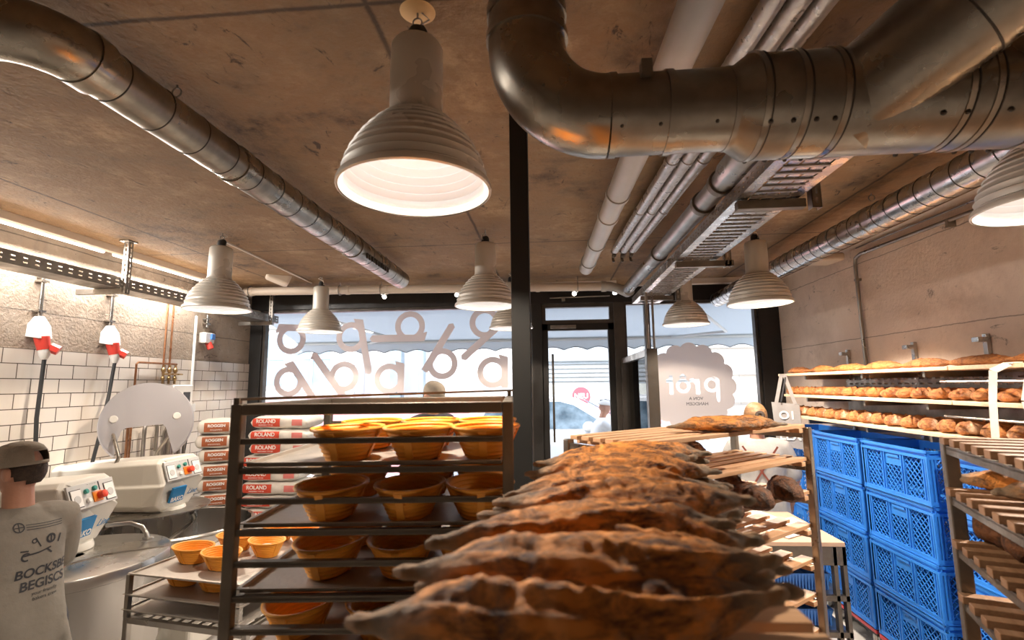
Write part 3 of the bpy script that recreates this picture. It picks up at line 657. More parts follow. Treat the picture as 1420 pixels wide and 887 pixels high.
# basket
def make_basket():
    r=empty('proving_basket',cat='basket')
    m=MB(); m2=MB()
    A,B=.0755,.104  # half width, half length at rim
    a,b=.041,.066; H=.074
    prof=[(0.001,0,0)]
    def ring(t,off=0): return (a+(A-a)*t+off, b+(B-b)*t+off)
    n=44
    def addr(mm,lst):
        rings=[]
        for (rx,ry,z) in lst: rings.append([(rx*math.cos(2*PI*k/n)*(1),ry*math.sin(2*PI*k/n),z) for k in range(n)])
        mm.loft(rings,cap=False)
    outer=[(.002,.003,0),(a-.004,b-.004,0),(a,b,.003)]
    K=8
    for k in range(K):
        t0=(k+.15)/K; t1=(k+.55)/K; t2=(k+.9)/K
        for t,o in ((t0,0),(t1,.0030),(t2,.0005)):
            x,y=ring(t,o); outer.append((x,y,H*t))
    x,y=ring(1); outer+=[(x+.004,y+.004,H-.004),(x+.0055,y+.0055,H-.001),(x+.004,y+.004,H+.002),(x,y,H+.002)]
    inner=[]
    for k in reversed(range(K)):
        t0=(k+.15)/K; t1=(k+.55)/K; t2=(k+.9)/K
        for t,o in ((t2,-.0035),(t1,-.0010),(t0,-.0035)):
            x,y=ring(t,o); inner.append((x,y,max(H*t,.005)))
    inner+=[(a-.008,b-.008,.004),(.002,.003,.004)]
    addr(m,outer+inner)
    for sg in (-1,1):
        m.box(-.012,.012,0,1,0,1) if 0 else None
        p=[(sg*0,0)]
    for ang in (PI/2,-PI/2,0,PI):
        c,s_=math.cos(ang),math.sin(ang); pts=[]
        for t in (0.06,.94):
            x,y=ring(t,.0034); pts.append(Vector((x*c,y*s_,H*t)))
        m.bar(pts[0],pts[1],.017,.003,up=(c,s_,.4))
    m.build('bowl','basket',r,True)
    return r
BK=Kit(make_basket())
POSW=['left','middle','right']
def basket_dough(loc,rz):
    pass
dough=MB(); dough.ball((0,0,0),.045,.06,.02,18); DK=Kit(tag(dough.build('dough_piece','dough_flour',None,True),cat='dough'))
LV=['top','second','third','lowest visible']
LXS=((.222,.386,.545),(.19,.372,.53),(.18,.346,.505),(.11,.30,.47)); LYS=(.112,.105,.145,.15)
for li,T in enumerate(TT):
    z=T-.010
    p=MWL@Vector((.028,.026,z)); TK.put(tuple(p),RZL,f'{LV[li]} floury baking tray in the rack left of the black pillar','trays in the left rack')
    for row in range(2):
        for c in range(3):
            lx=LXS[li][c]+(0 if row==0 else -.004)+random.uniform(-.003,.003); ly=LYS[li]+row*.222
            p=MWL@Vector((lx,ly,z+.0022)); rz=RZL+random.uniform(-.10,.10)
            BK.put(tuple(p),rz,f'orange oval proving basket on the {LV[li]} tray left of the pillar, {["front","back"][row]} row, {POSW[c]}','orange baskets in the left rack')
            if li>0 and row==0 and c>0:
                DK.put((p.x,p.y,p.z+.018),rz,f'floury dough in the {POSW[c]} front basket on the {LV[li]} tray','dough in the baskets')
# small side rack bottom left
SO=P(180,797,Z=1.02); SR=P(322,812,Z=1.02); u=(Vector((SR.x,SR.y))-Vector((SO.x,SO.y))).normalized(); RZS=math.atan2(u.y,u.x)
sw,sd=.62,.80
MWS=Matrix.Translation((SO.x,SO.y,0))@Matrix.Rotation(RZS,4,'Z')
rackS=rack((SO.x-.02*u.x,SO.y-.02*u.y),RZS,sw+.04,sd+.04,.84,[.70,.55,.4],'low steel tray trolley beside the mixer, bottom left',s=.025,mat='steel')
m=MB()
for k in range(11): 
    x=.04+k*.055; m.box(x,x+.02,.02,sd,.815,.83)
m.build('grid_bar','steel',rackS)
TK2=Kit(tag(tray_obj(sw,sd),cat='tray'))
for i,(z,dx) in enumerate(((1.02,0),(.93,-.02),(.865,-.02))):
    p=MWS@Vector((dx,-.0,z)); TK2.put(tuple(p),RZS,f'{["top","middle","lowest"][i]} steel tray of the low trolley beside the mixer','trays on the low trolley')
m=MB()
for x,y in ((.0,.0),(sw-.02,0),(0,sd-.02),(sw-.02,sd-.02)):
    m.box(x,x+.02,y,y+.02,.84,1.02)
m.build('tray_support','steel',rackS)
spots=[(.135,.20,0),(.34,.16,0),(.20,.40,0),(.42,.36,1),(.30,.60,1),(.50,.56,0)]
nm=['front left','front middle','second row left','second row right with dough','back row left with dough','back row right']
for k,(x,y,dgh) in enumerate(spots):
    p=MWS@Vector((x,y,1.0225)); BK.put(tuple(p),RZS+1.35+random.uniform(-.2,.2),f'orange oval basket on the top tray of the low trolley, {nm[k]}','orange baskets on the low trolley')
    if dgh: DK.put((p.x,p.y,p.z+.03),RZS+1.35,f'floury dough in the {nm[k].split(" with")[0]} basket of the low trolley','dough in the baskets')
for k,(x,y) in enumerate(((.12,.17),(.33,.15))):
    p=MWS@Vector((x,y,.9325)); BK.put(tuple(p),RZS+1.45,f'orange oval basket on the middle tray of the low trolley, {["left","right"][k]}','orange baskets on the low trolley')
# ============================================================ BREAD
def loaf_mesh(L,W,H,seed,point=1.0,res=64,n=30,scores=3,rough=1.0,bend=0.0):
    vs=[];rn=random.Random(seed); off=Vector((rn.random()*50,rn.random()*50,rn.random()*50)); rings=[]
    cuts=[(-.5+ (i+.5)/scores+rn.uniform(-.04,.04))*1.5 for i in range(scores)]
    for i in range(res+1):
        u=-1+2*i/res; a=abs(u)
        w=(1-a**(1.5/point if point<1 else 1.5))
        if point>=1:
            w=max(0,1-a**2.1)**1.22; w=max(.17*(1-max(0,a-.95)*12),w)
        else: w=max(w,0)**.5
        w=max(.02,w)
        ring=[]
        bx=bend*(u*u)
        for k in range(n):
            t=2*PI*k/n; cy,cz=math.cos(t),math.sin(t)
            yy=cy*W/2*w; zz=(cz*.62 if cz>0 else cz*.38)
            zz=zz*H*w**.8
            q=Vector((u*L/2,yy,zz))
            p=off+Vector((q.x*9,q.y*15,q.z*15))
            nz=noise.noise(p*.8)*.0025+noise.noise(p*2.3)*.0022+noise.noise(p*5)*.0026+noise.noise(p*11)*.0018
            # torn diagonal ridges
            rd=0
            if cz>0:
                if point>=1:
                    s=yy/(W*.5)-.45*math.sin(u*2.6+seed*1.7)-.25*noise.noise(p*.9)
                    rd+=(.008*math.exp(-(s/.30)**2) if s<0 else .008*math.exp(-(s/.07)**2)-.003*math.exp(-((s-.2)/.12)**2))*cz
                    s+=.55; rd+=(.004*math.exp(-(s/.2)**2) if s<0 else .004*math.exp(-(s/.05)**2))*cz
                for c in ([] if point>=1 else cuts):
                    s=u-c-(yy/W)*.42-noise.noise(p*.8)*.10
                    rd+=math.exp(-(s/.05)**2)*.0045*cz - math.exp(-((s-.11)/.06)**2)*.0045*cz
            f=(nz*rough+rd*rough)*min(1,w*1.6)*(W/.09)
            nrm=Vector((0,cy/ (W/2),cz/(H*.5))).normalized()
            q=q+nrm*f; q.y+=bx; 
            q.z=max(q.z,-H*.34+.0*w)
            ring.append((q.x,q.y,q.z+H*.34))
        rings.append(ring)
    m=MB(); m.loft(rings); return m
def loaf_proto(name,L,W,H,seed,mat,**kw):
    me=loaf_mesh(L,W,H,seed,**kw).mesh(name,mat,False); me.polygons.foreach_set('use_smooth',[True]*len(me.polygons)); return me
class LK2:
    def __init__(s,name,meshes,cat='bread'): s.n=name;s.ms=meshes;s.c=cat;s.i=0
    def put(s,loc,rot,label,group,scale=(1,1,1)):
        o=bpy.data.objects.new(s.n,s.ms[s.i%len(s.ms)]); s.i+=1; COL.objects.link(o); o.location=loc; o.rotation_euler=rot; o.scale=scale
        return tag(o,label,s.c,group)
LONG=LK2('pointed_loaf',[loaf_proto('pointed_loaf',.40,.092,.056,s,'bread_long',scores=4,res=120,n=56,bend=b,rough=1.1) for s,b in ((1,.0),(2,.012),(3,-.01),(4,.008),(5,-.014))])
DARK=LK2('dark_loaf',[loaf_proto('dark_loaf',.24,.13,.10,s,'bread_dark',point=.6,scores=2,res=60,n=32,rough=1.4) for s in (11,12,13)])
ROUND=LK2('country_loaf',[loaf_proto('country_loaf',.24,.15,.105,s,'bread_light',point=.6,scores=2,res=44,n=26,rough=1.3) for s in (21,22,23,24)])
ROUND2=LK2('rye_loaf',[loaf_proto('rye_loaf',.24,.13,.085,s,'bread_baguette',point=.6,scores=3,res=44,n=26,rough=1.3) for s in (31,32,33)])
BAG=LK2('baguette',[loaf_proto('baguette',.46,.075,.055,s,'bread_baguette',scores=4,res=70,n=22,rough=1.1) for s in (41,42,43)])
# slatted board
def slatted(w,d,n,mat='slat_wood',sw=None,t=.012):
    r=empty('slatted_board',cat='bread board'); pitch=d/n; sw=sw or pitch*.66
    for k in range(n):
        m=MB(); y=k*pitch+(pitch-sw)/2; m.box(0,w,y,y+sw,.010,.010+t); m.build('slat',mat,r,bevel=.0015)
    for x in (.035,w-.06):
        m=MB(); m.box(x,x+.025,.0,d,-.004,.010); m.build('batten',mat,r)
    return r
# rack A
ANR=P(1119,593,Z=1.69); ANL=P(868,624,Z=1.69)
u=(Vector((ANR.x,ANR.y))-Vector((ANL.x,ANL.y))).normalized(); RZA=math.atan2(u.y,u.x); v=Vector((-u.y,u.x))
aw=.86; ad=.30
AO=Vector((ANR.x,ANR.y))-u*(aw)   # front-left corner
sp=.112; alv=[1.675-sp*k for k in range(0,13)]
rackA=rack((AO.x,AO.y),RZA,aw+.035,ad,1.69,alv,'steel rack trolley of slatted wooden bread boards right of the long loaves',s=.024,rail_axis='y',mat='steel')
for o in list(rackA.children):
    if o.name.startswith('top_bar'): bpy.data.objects.remove(o)
MWA=Matrix.Translation((AO.x,AO.y,0))@Matrix.Rotation(RZA,4,'Z')
SKA=Kit(slatted(aw,ad-.015,6))
SKA2=Kit(slatted(aw,ad-.015,4,sw=.043))
for i,z in enumerate(alv[:9]):
    p=MWA@Vector((.012,.004,z+.004)); K=SKA if i<3 else SKA2
    K.put(tuple(p),RZA,(['topmost','second','third','fourth','fifth','sixth','seventh','eighth','ninth'][i])+' slatted wooden board counted down in the rack beside the long loaves','slatted boards in the rack beside the loaves')
# loaf on top board
p=P(1012,580,Z=1.735); LONG.put((.535,1.60,1.703),(0,0,RZA-.50),'single long pointed loaf lying alone on the topmost slatted board','pointed loaves',(.98,.85,.80))
for k,(px,py,z,rz,lab) in enumerate(((955,622,alv[1],.9,'dark loaf on the second board, under the topmost slats'),(1040,685,alv[2],1.1,'dark cracked loaf on the third board, middle'),(1088,675,alv[2],.7,'dark seeded loaf on the third board beside the steel post'),(1000,700,alv[2],1.9,'broken dark loaf end on the third board, near the long loaves'),(1010,670,alv[2],.5,'dark loaf at the back of the third board'))):
    p=P(px,py,Z=z+.06); s=.74 if k!=3 else .5
    DARK.put((p.x,p.y,z+.024),(0,0,RZA+rz),lab,'dark loaves in the slatted rack',(s,s,.68))
# rack B with the long loaves
BO=Vector((.075,.36)); RZB=.02; bw,bdp=.19,.72
rackB=rack((BO.x,BO.y),RZB,bw,bdp,1.585,[1.57-.11*k for k in range(0,10)],'steel trolley under the overlapping pile of long pointed loaves',s=.024,rail_axis='y',mat='steel')
MWB=Matrix.Translation((BO.x,BO.y,0))@Matrix.Rotation(RZB,4,'Z')
sb=slatted(bw-.01,bdp,12); sb.location=MWB@Vector((.005,.0,1.589)); sb.rotation_euler=(0,0,RZB); tag(sb,'slatted wooden board carrying the pile of long pointed loaves')
nL=20; PN=P(815,852,Z=1.64); PF=P(872,641,Z=1.645)
for k in range(nL):
    t=k/(nL-1); y=PN.y+(PF.y-PN.y)*t; jx=random.uniform(-.018,.018); cx=PN.x+(PF.x-PN.x)*t+jx
    LONG.put((cx,y,1.614+.008*math.sin(k*2.1)+.006),(.42+random.uniform(-.12,.12),random.uniform(-.03,.03),.10+random.uniform(-.10,.10)),f'long pointed dark-crusted loaf in the overlapping pile, {ORD[k]} from the camera','pointed loaves',(random.uniform(.96,1.06),1.12,1.05))
for k in range(7):
    t=(k+.3)/6.6; LONG.put((PN.x+(PF.x-PN.x)*t+random.uniform(-.025,.025),PN.y+(PF.y-PN.y)*t,1.648+random.uniform(-.004,.006)),(.20,0,.12+random.uniform(-.14,.14)),f'long pointed loaf lying on top of the pile, {ORD[k]} from the camera','pointed loaves',(1,1.05,.95))
# rack C (right edge)
C0=P(1302,612,Z=1.69); C1=P(1440,655,Z=1.69); v=(Vector((C1.x,C1.y))-Vector((C0.x,C0.y))).normalized()
RZC=math.atan2(v.y,v.x)   # local x runs towards camera
cl=.64; cw=.70
clv=[1.68-.125*k for k in range(11)]
C0v=Vector((C0.x,C0.y))
# local x toward camera, local y to the right (away)
rackC=rack((C0v.x,C0v.y),RZC,cl,cw,1.70,clv,'dark steel rack trolley with long breads cut by the right picture edge',s=.030,rail_axis='x',mat='dark_steel',rh=.018)
for o in list(rackC.children):
    if o.name.startswith('top_bar'): bpy.data.objects.remove(o)
MWC=Matrix.Translation((C0v.x,C0v.y,0))@Matrix.Rotation(RZC,4,'Z')
def slattedC(w,d,n,mat):
    r=empty('slatted_board',cat='bread board'); pitch=w/n
    for k in range(n):
        m=MB(); m.box(k*pitch+.008,k*pitch+pitch*.58,-.012,d,.004,.022); m.build('slat',mat,r,bevel=.0015)
    for y in (.03,d-.05):
        m=MB(); m.box(0,w,y,y+.02,-.004,.004); m.build('batten',mat,r)
    return r
SKC=Kit(slattedC(cl-.04,cw-.02,9,'slat_wood_dark'))
for i,z in enumerate(clv[:6]):
    p=MWC@Vector((.025,.005,z+.004)); SKC.put(tuple(p),RZC,f'{ORD[i]} slatted board from the top in the rack at the right picture edge','slatted boards in the right rack')
for k,(lx,ly,lvl,rz,L,s) in enumerate(((.06,.17,1,1.35,LONG,(.85,1.1,1.1)),(.20,.20,1,1.45,LONG,(.85,1.1,1.1)),(.05,.13,2,1.5,DARK,(.8,.9,1.0)),(.17,.14,2,1.7,DARK,(.8,.9,1.0)),(.30,.14,2,1.5,DARK,(.8,.9,1.0)))):
    p=MWC@Vector((lx,ly,clv[lvl]+.024)); L.put(tuple(p),(0,0,RZC+rz),['long brown loaf on the second board of the right rack, farther one','long brown loaf on the second board of the right rack, nearer the camera','dark oval loaf on the third board of the right rack, leftmost','dark oval loaf on the third board of the right rack, middle','dark oval loaf on the third board of the right rack, nearest the camera'][k],'breads in the right rack',s)
# ============================================================ CRATES
def make_crate():
    r=empty('bread_crate',cat='crate'); L,Wd,H=.63,.40,.318; t=.006
    body=MB()
    body.box(0,Wd,0,L,.004,.010)
    for y in (0,L-.012): 
        pass
    def face(mm,tr,length):
        # tr(s,z,d0,d1,...) -> adds box spanning s0..s1,z0..z1 outward depth
        mm(0,length,0,.030,0,.014); mm(0,length,H-.050,H-.034,0,.016); mm(0,length,H-.016,H,0,.018); mm(0,length,H-.034,H-.016,0,.005)
        cs=[0,.035,.050] 
        n=3; edge=.055; gap=.030; pw=(length-2*edge-2*gap)/3
        for s0,s1 in ((0,.012),(.026,.036),(edge-.008,edge)): mm(s0,s1,.03,H-.05,0,.014); mm(length-s1,length-s0,.03,H-.05,0,.014)
        mm(0,edge,.03,H-.05,0,.005); mm(length-edge,length,.03,H-.05,0,.005)
        for k in range(2):
            s=edge+pw*(k+1)+gap*k; mm(s,s+gap,.03,H-.05,0,.005); mm(s,s+.008,.03,H-.05,0,.014); mm(s+gap-.008,s+gap,.03,H-.05,0,.014)
        return edge,gap,pw
    def bars(mm,s0,s1,z0,z1,per=.040):
        for sg in (1,-1):
            k=-int((z1-z0)/per)-1
            while s0+k*per<s1:
                a=s0+k*per
                # line s=a+(z-z0)*1 (sg=1) or mirrored
                za,zb=z0,z1; sa,sb=a,a+(z1-z0)
                if sa<s0: za+=s0-sa; sa=s0
                if sb>s1: zb-=sb-s1; sb=s1
                if zb-za>.006:
                    if sg==1: mm((sa,za),(sb,zb))
                    else: mm((s0+s1-sa,za),(s0+s1-sb,zb))
                k+=1
    lat=MB()
    for fidx in range(4):
        length=L if fidx<2 else Wd
        if fidx==0: pt=lambda s,z,d:(d,s,z)
        elif fidx==1: pt=lambda s,z,d:(Wd-d,s,z)
        elif fidx==2: pt=lambda s,z,d:(s,d,z)
        else: pt=lambda s,z,d:(s,L-d,z)
        def mm(s0,s1,z0,z1,d0,d1,pt=pt):
            a=pt(s0,z0,.018-d1);b=pt(s1,z1,.018-d0+.0); body.box(min(a[0],b[0]),max(a[0],b[0]),min(a[1],b[1]),max(a[1],b[1]),z0,z1)
        edge,gap,pw=face(mm,None,length)
        bb=lambda p,q,pt=pt: lat.bar(pt(p[0],p[1],.0155),pt(q[0],q[1],.0155),.0040,.0065,up=tuple(Vector(pt(0,0,1))-Vector(pt(0,0,0))))
        for k in range(3):
            s=edge+(pw+gap)*k; top=H-.05
            if k==1: 
                mm(s,s+pw,H-.125,H-.050,0,.005); mm(s+.02,s+pw-.02,H-.075,H-.06,0,.012); top=H-.125
            bars(bb,s,s+pw,.03,top)
    body.build('frame','blue_crate',r); lat.build('lattice','blue_crate',r)
    return r
CK=Kit(make_crate())
def make_dolly():
    r=empty('crate_dolly',cat='dolly'); m=MB()
    m.box(0,.40,0,.63,.125,.150); m.box(.05,.35,.05,.58,.150,.156); m.build('deck','dolly_red',r,bevel=.004)
    m=MB(); m.box(.01,.39,.01,.62,.105,.125); m.build('underframe','ink_dark',r)
    for x,y in ((.06,.08),(.34,.08),(.06,.55),(.34,.55)):
        m=MB(); m.tube([(x-.014,y,.047),(x+.014,y,.047)],.047,18); w=m.build('wheel','panel_grey',r,True)
        m=MB(); m.tube([(x-.017,y,.047),(x+.017,y,.047)],.022,12); m.box(x-.02,x-.017,y-.015,y+.015,.05,.106); m.box(x+.017,x+.02,y-.015,y+.015,.05,.106); m.build('hub','steel',w)
    return r
DKy=Kit(make_dolly())
cols=[(2.17,2.42,0,4,'behind the right rack'),(2.175,3.17,.0,4,'just left of the right rack'),(2.185,3.85,.0,4,'behind the rightmost table leg'),(2.19,4.53,0.0,4,'nearest the window'),]
lvn=['bottom','second from below','third from below','topmost']
for ci,(x,y,rz,nn,w) in enumerate(cols):
    DKy.put((x,y,0),rz,f'red wheeled dolly under the crate stack {w}','red crate dollies')
    for k in range(nn):
        CK.put((x+random.uniform(-.006,.006),y+random.uniform(-.005,.005),.156+k*.321),rz,f'blue ventilated plastic crate, {lvn[k]} in the stack {w}','blue crates')
# ============================================================ RIGHT SHELVES
sh=empty('bread_shelf_rack',(2.19,2.0,0),label='steel wall rack with three long pale wooden bread shelves',cat='shelf rack')
for y in (0.9,1.25,2.55,3.2): 
    pass
for y in (.30,1.15,1.75,2.55):
    m=MB(); m.box(.383,.408,y,y+.03,.0,2.12); m.box(.33,.383,y-.01,y+.04,2.07,2.10); m.build('post','galvanised_bright',sh,bevel=.002)
for z in (1.52,1.707,1.897):
    for y in (.30,1.15,1.75,2.55):
        m=MB(); m.box(.02,.383,y+.005,y+.025,z-.03,z+.004); m.build('bracket','bracket_steel',sh)
m=MB(); 
slotted_z=[]
def slot_plate(m,y0,y1,z0,z1,x):
    rows=2; rowh=.012; per=.075; slot=.045
    hs=[z0+(z1-z0)*(i+.7)/(rows+.4) for i in range(rows)]
    edges=[z0]+[q for h in hs for q in (h-rowh/2,h+rowh/2)]+[z1]
    for i in range(0,len(edges)-1,2): m.box(x,x+.003,y0,y1,edges[i],edges[i+1])
    for h in hs:
        a=y0
        while a<y1: m.box(x,x+.003,a,min(a+per-slot,y1),h-rowh/2,h+rowh/2); a+=per
slot_plate(m,-.3,2.6,1.80,1.89,.378); m.box(.378,.381,-.3,2.6,1.6,1.70); m.build('back_plate','bracket_steel',sh)
shelfz=[1.548,1.735,1.925]
for i,z in enumerate(shelfz):
    y1=[2.85,2.95,3.04][i]
    for a,b in ((-.6,.95),(.955,y1)):
        m=MB(); m.box(.0,.40,a,b,z-.022,z); m.build('shelf_board','shelf_wood',sh,bevel=.003)
for z,y0,y1 in ((1.84,.3,1.0),(1.65,.3,1.0)):
    m=MB(); m.tube([(-.01,y0,z),(-.01,y1,z)],.006,8); m.build('guard_rail','galvanised_bright',sh,True)
for i in range(17):
    y=4.90-i*.150; ROUND.put((2.19+.115,y,shelfz[0]),(0,0,random.uniform(-.25,.25)+PI*(i%2)),f'crusty golden loaf on the lowest wall shelf, {ORD[i]} from the window','loaves on the lowest wall shelf',(.80,.92,.78))
for i in range(17):
    y=4.92-i*.150; ROUND2.put((2.19+.12,y,shelfz[1]),(0,0,random.uniform(-.3,.3)+PI*(i%2)),f'brown loaf on the middle wall shelf, {ORD[i]} from the window','loaves on the middle wall shelf',(.85,1.1,.82))
for i in range(8):
    y=4.78-i*.39; BAG.put((2.19+.075,y,shelfz[2]),(0,0,PI/2+random.uniform(-.06,.06)),f'long bread at the front of the top wall shelf, {ORD[i]} from the window','long breads on the top wall shelf')
for i in range(7):
    y=4.6-i*.40; BAG.put((2.19+.19,y,shelfz[2]),(0,0,PI/2+random.uniform(-.1,.1)),f'long bread at the back of the top wall shelf, {ORD[i]} from the window','long breads on the top wall shelf')
# totes
def cloth_patch(m,corners,nx,ny,amp,seed,thick=.004):
    a,b,c,d=[Vector(p) for p in corners]; nrm=(b-a).cross(d-a).normalized()
    def grid(off):
        return [tuple(((a*(1-i/nx)+b*(i/nx))*(1-j/ny)+(d*(1-i/nx)+c*(i/nx))*(j/ny))+nrm*(off+amp*noise.noise(Vector((i*.5,j*.22,seed)))+amp*.5*math.sin(i*1.3+seed))) for j in range(ny+1) for i in range(nx+1)]
    f=grid(thick/2);g=grid(-thick/2);n=len(f); W_=nx+1
    fs=[(j*W_+i,j*W_+i+1,(j+1)*W_+i+1,(j+1)*W_+i) for j in range(ny) for i in range(nx)]
    fs2=[tuple(q+n for q in t[::-1]) for t in fs]
    edge=[i for i in range(W_)]+[j*W_+nx for j in range(1,ny+1)]+[ny*W_+i for i in range(nx-1,-1,-1)]+[j*W_ for j in range(ny-1,0,-1)]
    es=[(edge[(k+1)%len(edge)],edge[k],edge[k]+n,edge[(k+1)%len(edge)]+n) for k in range(len(edge))]
    m.add(f+g,fs+fs2+es)
# cream tote hanging from top shelf, in front of crates
tb=empty('tote_bag',(2.13,2.55,1.55),0,label='cream cloth tote bag hanging by its straps from the top wall shelf',cat='bag')
m=MB(); cloth_patch(m,[(0,.10,0),(0,-.42,0),(0,-.42,-.30),(0,.10,-.30)],16,12,.006,3,.012); m.build('bag_body','tote_cream',tb,True)
for y,dy in ((.05,.0),(-.12,-.02)):
    m=MB(); pts=[(.10,y-.03+dy,.379),(.058,y-.03+dy,.379),(.05,y-.03+dy,.372),(-.012,y-.02+dy,.34),(-.015,y,.2),(-.01,y+(.02 if y>0 else -.035),.0)]
    for i in range(len(pts)-1):
        m.bar(pts[i],pts[i+1],.042,.004,up=(1,0,.1) if i>1 else (0,0,1))
    m.build('strap','tote_cream',tb)
text('lettering','st a',.11,'ink_blue',tb,frame((-.012,-.18,-.13),(0,-1,0),(0,0,1)),.002)
# grey tote
q=P(1094,565,X=2.12)
tg=empty('tote_bag',(2.08,q.y,1.62),-.5,label='small grey tote bag with white print hanging at the far end of the wall shelves',cat='bag')
m=MB(); cloth_patch(m,[(-.10,0,.05),(.12,0,.03),(.13,0,-.36),(-.08,0,-.34)],8,12,.007,9,.014); m.build('bag_body','tote_grey',tg,True)
m=MB(); m.bar((-.06,-.01,.04),(.0,-.01,.30),.03,.004,up=(0,1,0)); m.bar((.09,-.01,.03),(.02,-.01,.30),.03,.004,up=(0,1,0)); m.build('strap','tote_grey',tg)
m=MB(); m.bar((-.02,-.03,.05),(.03,-.03,.27),.012,.012); m.build('clip','ink_dark',tg)
text('lettering','O1',.10,'ink_white',tg,frame((.02,-.016,-.07),(1,0,0),(0,0,1)),.001,bold=.002)
text('lettering','LEX',.10,'ink_white',tg,frame((.03,-.016,-.25),(1,0,0),(0,0,1)),.001,bold=.002)
# ============================================================ TABLE
T1=P(1172,752,Z=.9)
tw,tdp=.85,1.0
tdp=.72
tt=empty('work_table',(T1.x-tw,T1.y,0),0.0,label='wood-topped steel table behind the slatted rack with white sheets on it',cat='table')
m=MB(); m.box(0,tw,0,tdp,.875,.90); m.build('table_top','card_wood',tt,bevel=.003)
for x in (0,tw-.075):
    for y in (0.0,tdp-.05):
        m=MB(); m.box(x,x+.022,y,y+.04,0,.875); m.box(x+.053,x+.075,y,y+.04,0,.875); m.build('leg','dark_steel',tt,bevel=.002)
m=MB(); m.box(0,tw,0,.03,.77,.875); m.build('apron','dark_steel',tt)
m=MB(); m.box(0,tw,tdp-.03,tdp,.77,.875); m.build('apron','dark_steel',tt)
for z in (.60,.40,.20):
    m=MB(); m.box(.0,tw,.0,.03,z-.03,z); m.build('cross_rail','dark_steel',tt)
    m=MB(); m.box(.0,tw,.03,tdp-.03,z-.012,z); m.build('lower_shelf','steel',tt)
m=MB(); m.prism([(T1.x-.62,T1.y+.12),(T1.x-.1,T1.y+.35),(T1.x-.2,T1.y+.75),(T1.x-.7,T1.y+.6)],.9005,.904,'z'); tag(m.build('paper_sheet','sheet_white',None),'larger white sheet lying on the wooden table top','paper')
m=MB(); m.prism([(T1.x-.30,T1.y+.05),(T1.x-.02,T1.y+.25),(T1.x-.05,T1.y+.55),(T1.x-.4,T1.y+.3)],.9045,.908,'z'); tag(m.build('paper_sheet','sheet_white',None),'smaller white sheet near the right edge of the table','paper')
for i,z in enumerate((.60,.40)):
    e=empty('blue_tub',(T1.x-.42,T1.y+.06,z+.001),0,label=f'dark blue ribbed plastic tub on the {["upper","lower"][i]} rail of the table frame',cat='tub',group='blue tubs in the table frame')
    m=MB(); m.loft([[(.02,.02,0),(.33,.02,0),(.33,.38,0),(.02,.38,0)],[(0,0,.10),(.35,0,.10),(.35,.40,.10),(0,.40,.10)],[(.01,.01,.10),(.34,.01,.10),(.34,.39,.10),(.01,.39,.10)],[(.03,.03,.01),(.32,.03,.01),(.32,.37,.01),(.03,.37,.01)]]); m.build('body','blue_plug',e)
    m=MB(); 
    for k in range(18): x=.02+k*.018; m.box(x,x+.007,-.002,.02,.01,.095)
    m.build('rib','blue_plug',e)
bxx=empty('cardboard_box',(T1.x-.60,T1.y+.05,.201),0,label='grey carton printed with a round dark seal on the lowest table shelf',cat='box')
m=MB(); m.box(0,.38,0,.3,0,.155); m.build('carton','panel_grey',bxx,bevel=.002)
m=MB(); pts=[((.19+.062*(1+.06*math.cos(16*a))*math.cos(a)),(.08+.062*(1+.06*math.cos(16*a))*math.sin(a))) for a in [2*PI*k/96 for k in range(96)]]; m.prism(pts,-.002,.0); m.build('seal','ink_dark',bxx)
text('lettering','prôt',.05,'ink_white',bxx,frame((.19,-.003,.085),(1,0,0),(0,0,1)),.0005)
bq=MWC@Vector((.16,.40,clv[4]+.0235))
bx2=empty('cardboard_box',tuple(bq),RZC+PI/2+.15,label='red and black printed box on a low board of the right rack',cat='box')
m=MB(); m.box(-.02,.20,-.06,.08,0,.085); m.build('carton','dolly_red',bx2,bevel=.002)
m=MB(); m.box(.0,.20,-.062,-.06,.02,.07); m.build('label_panel','ink_dark',bx2)
text('lettering','TOM',.04,'ink_white',bx2,frame((.08,-.064,.045),(1,0,0),(0,0,1)),.0005)
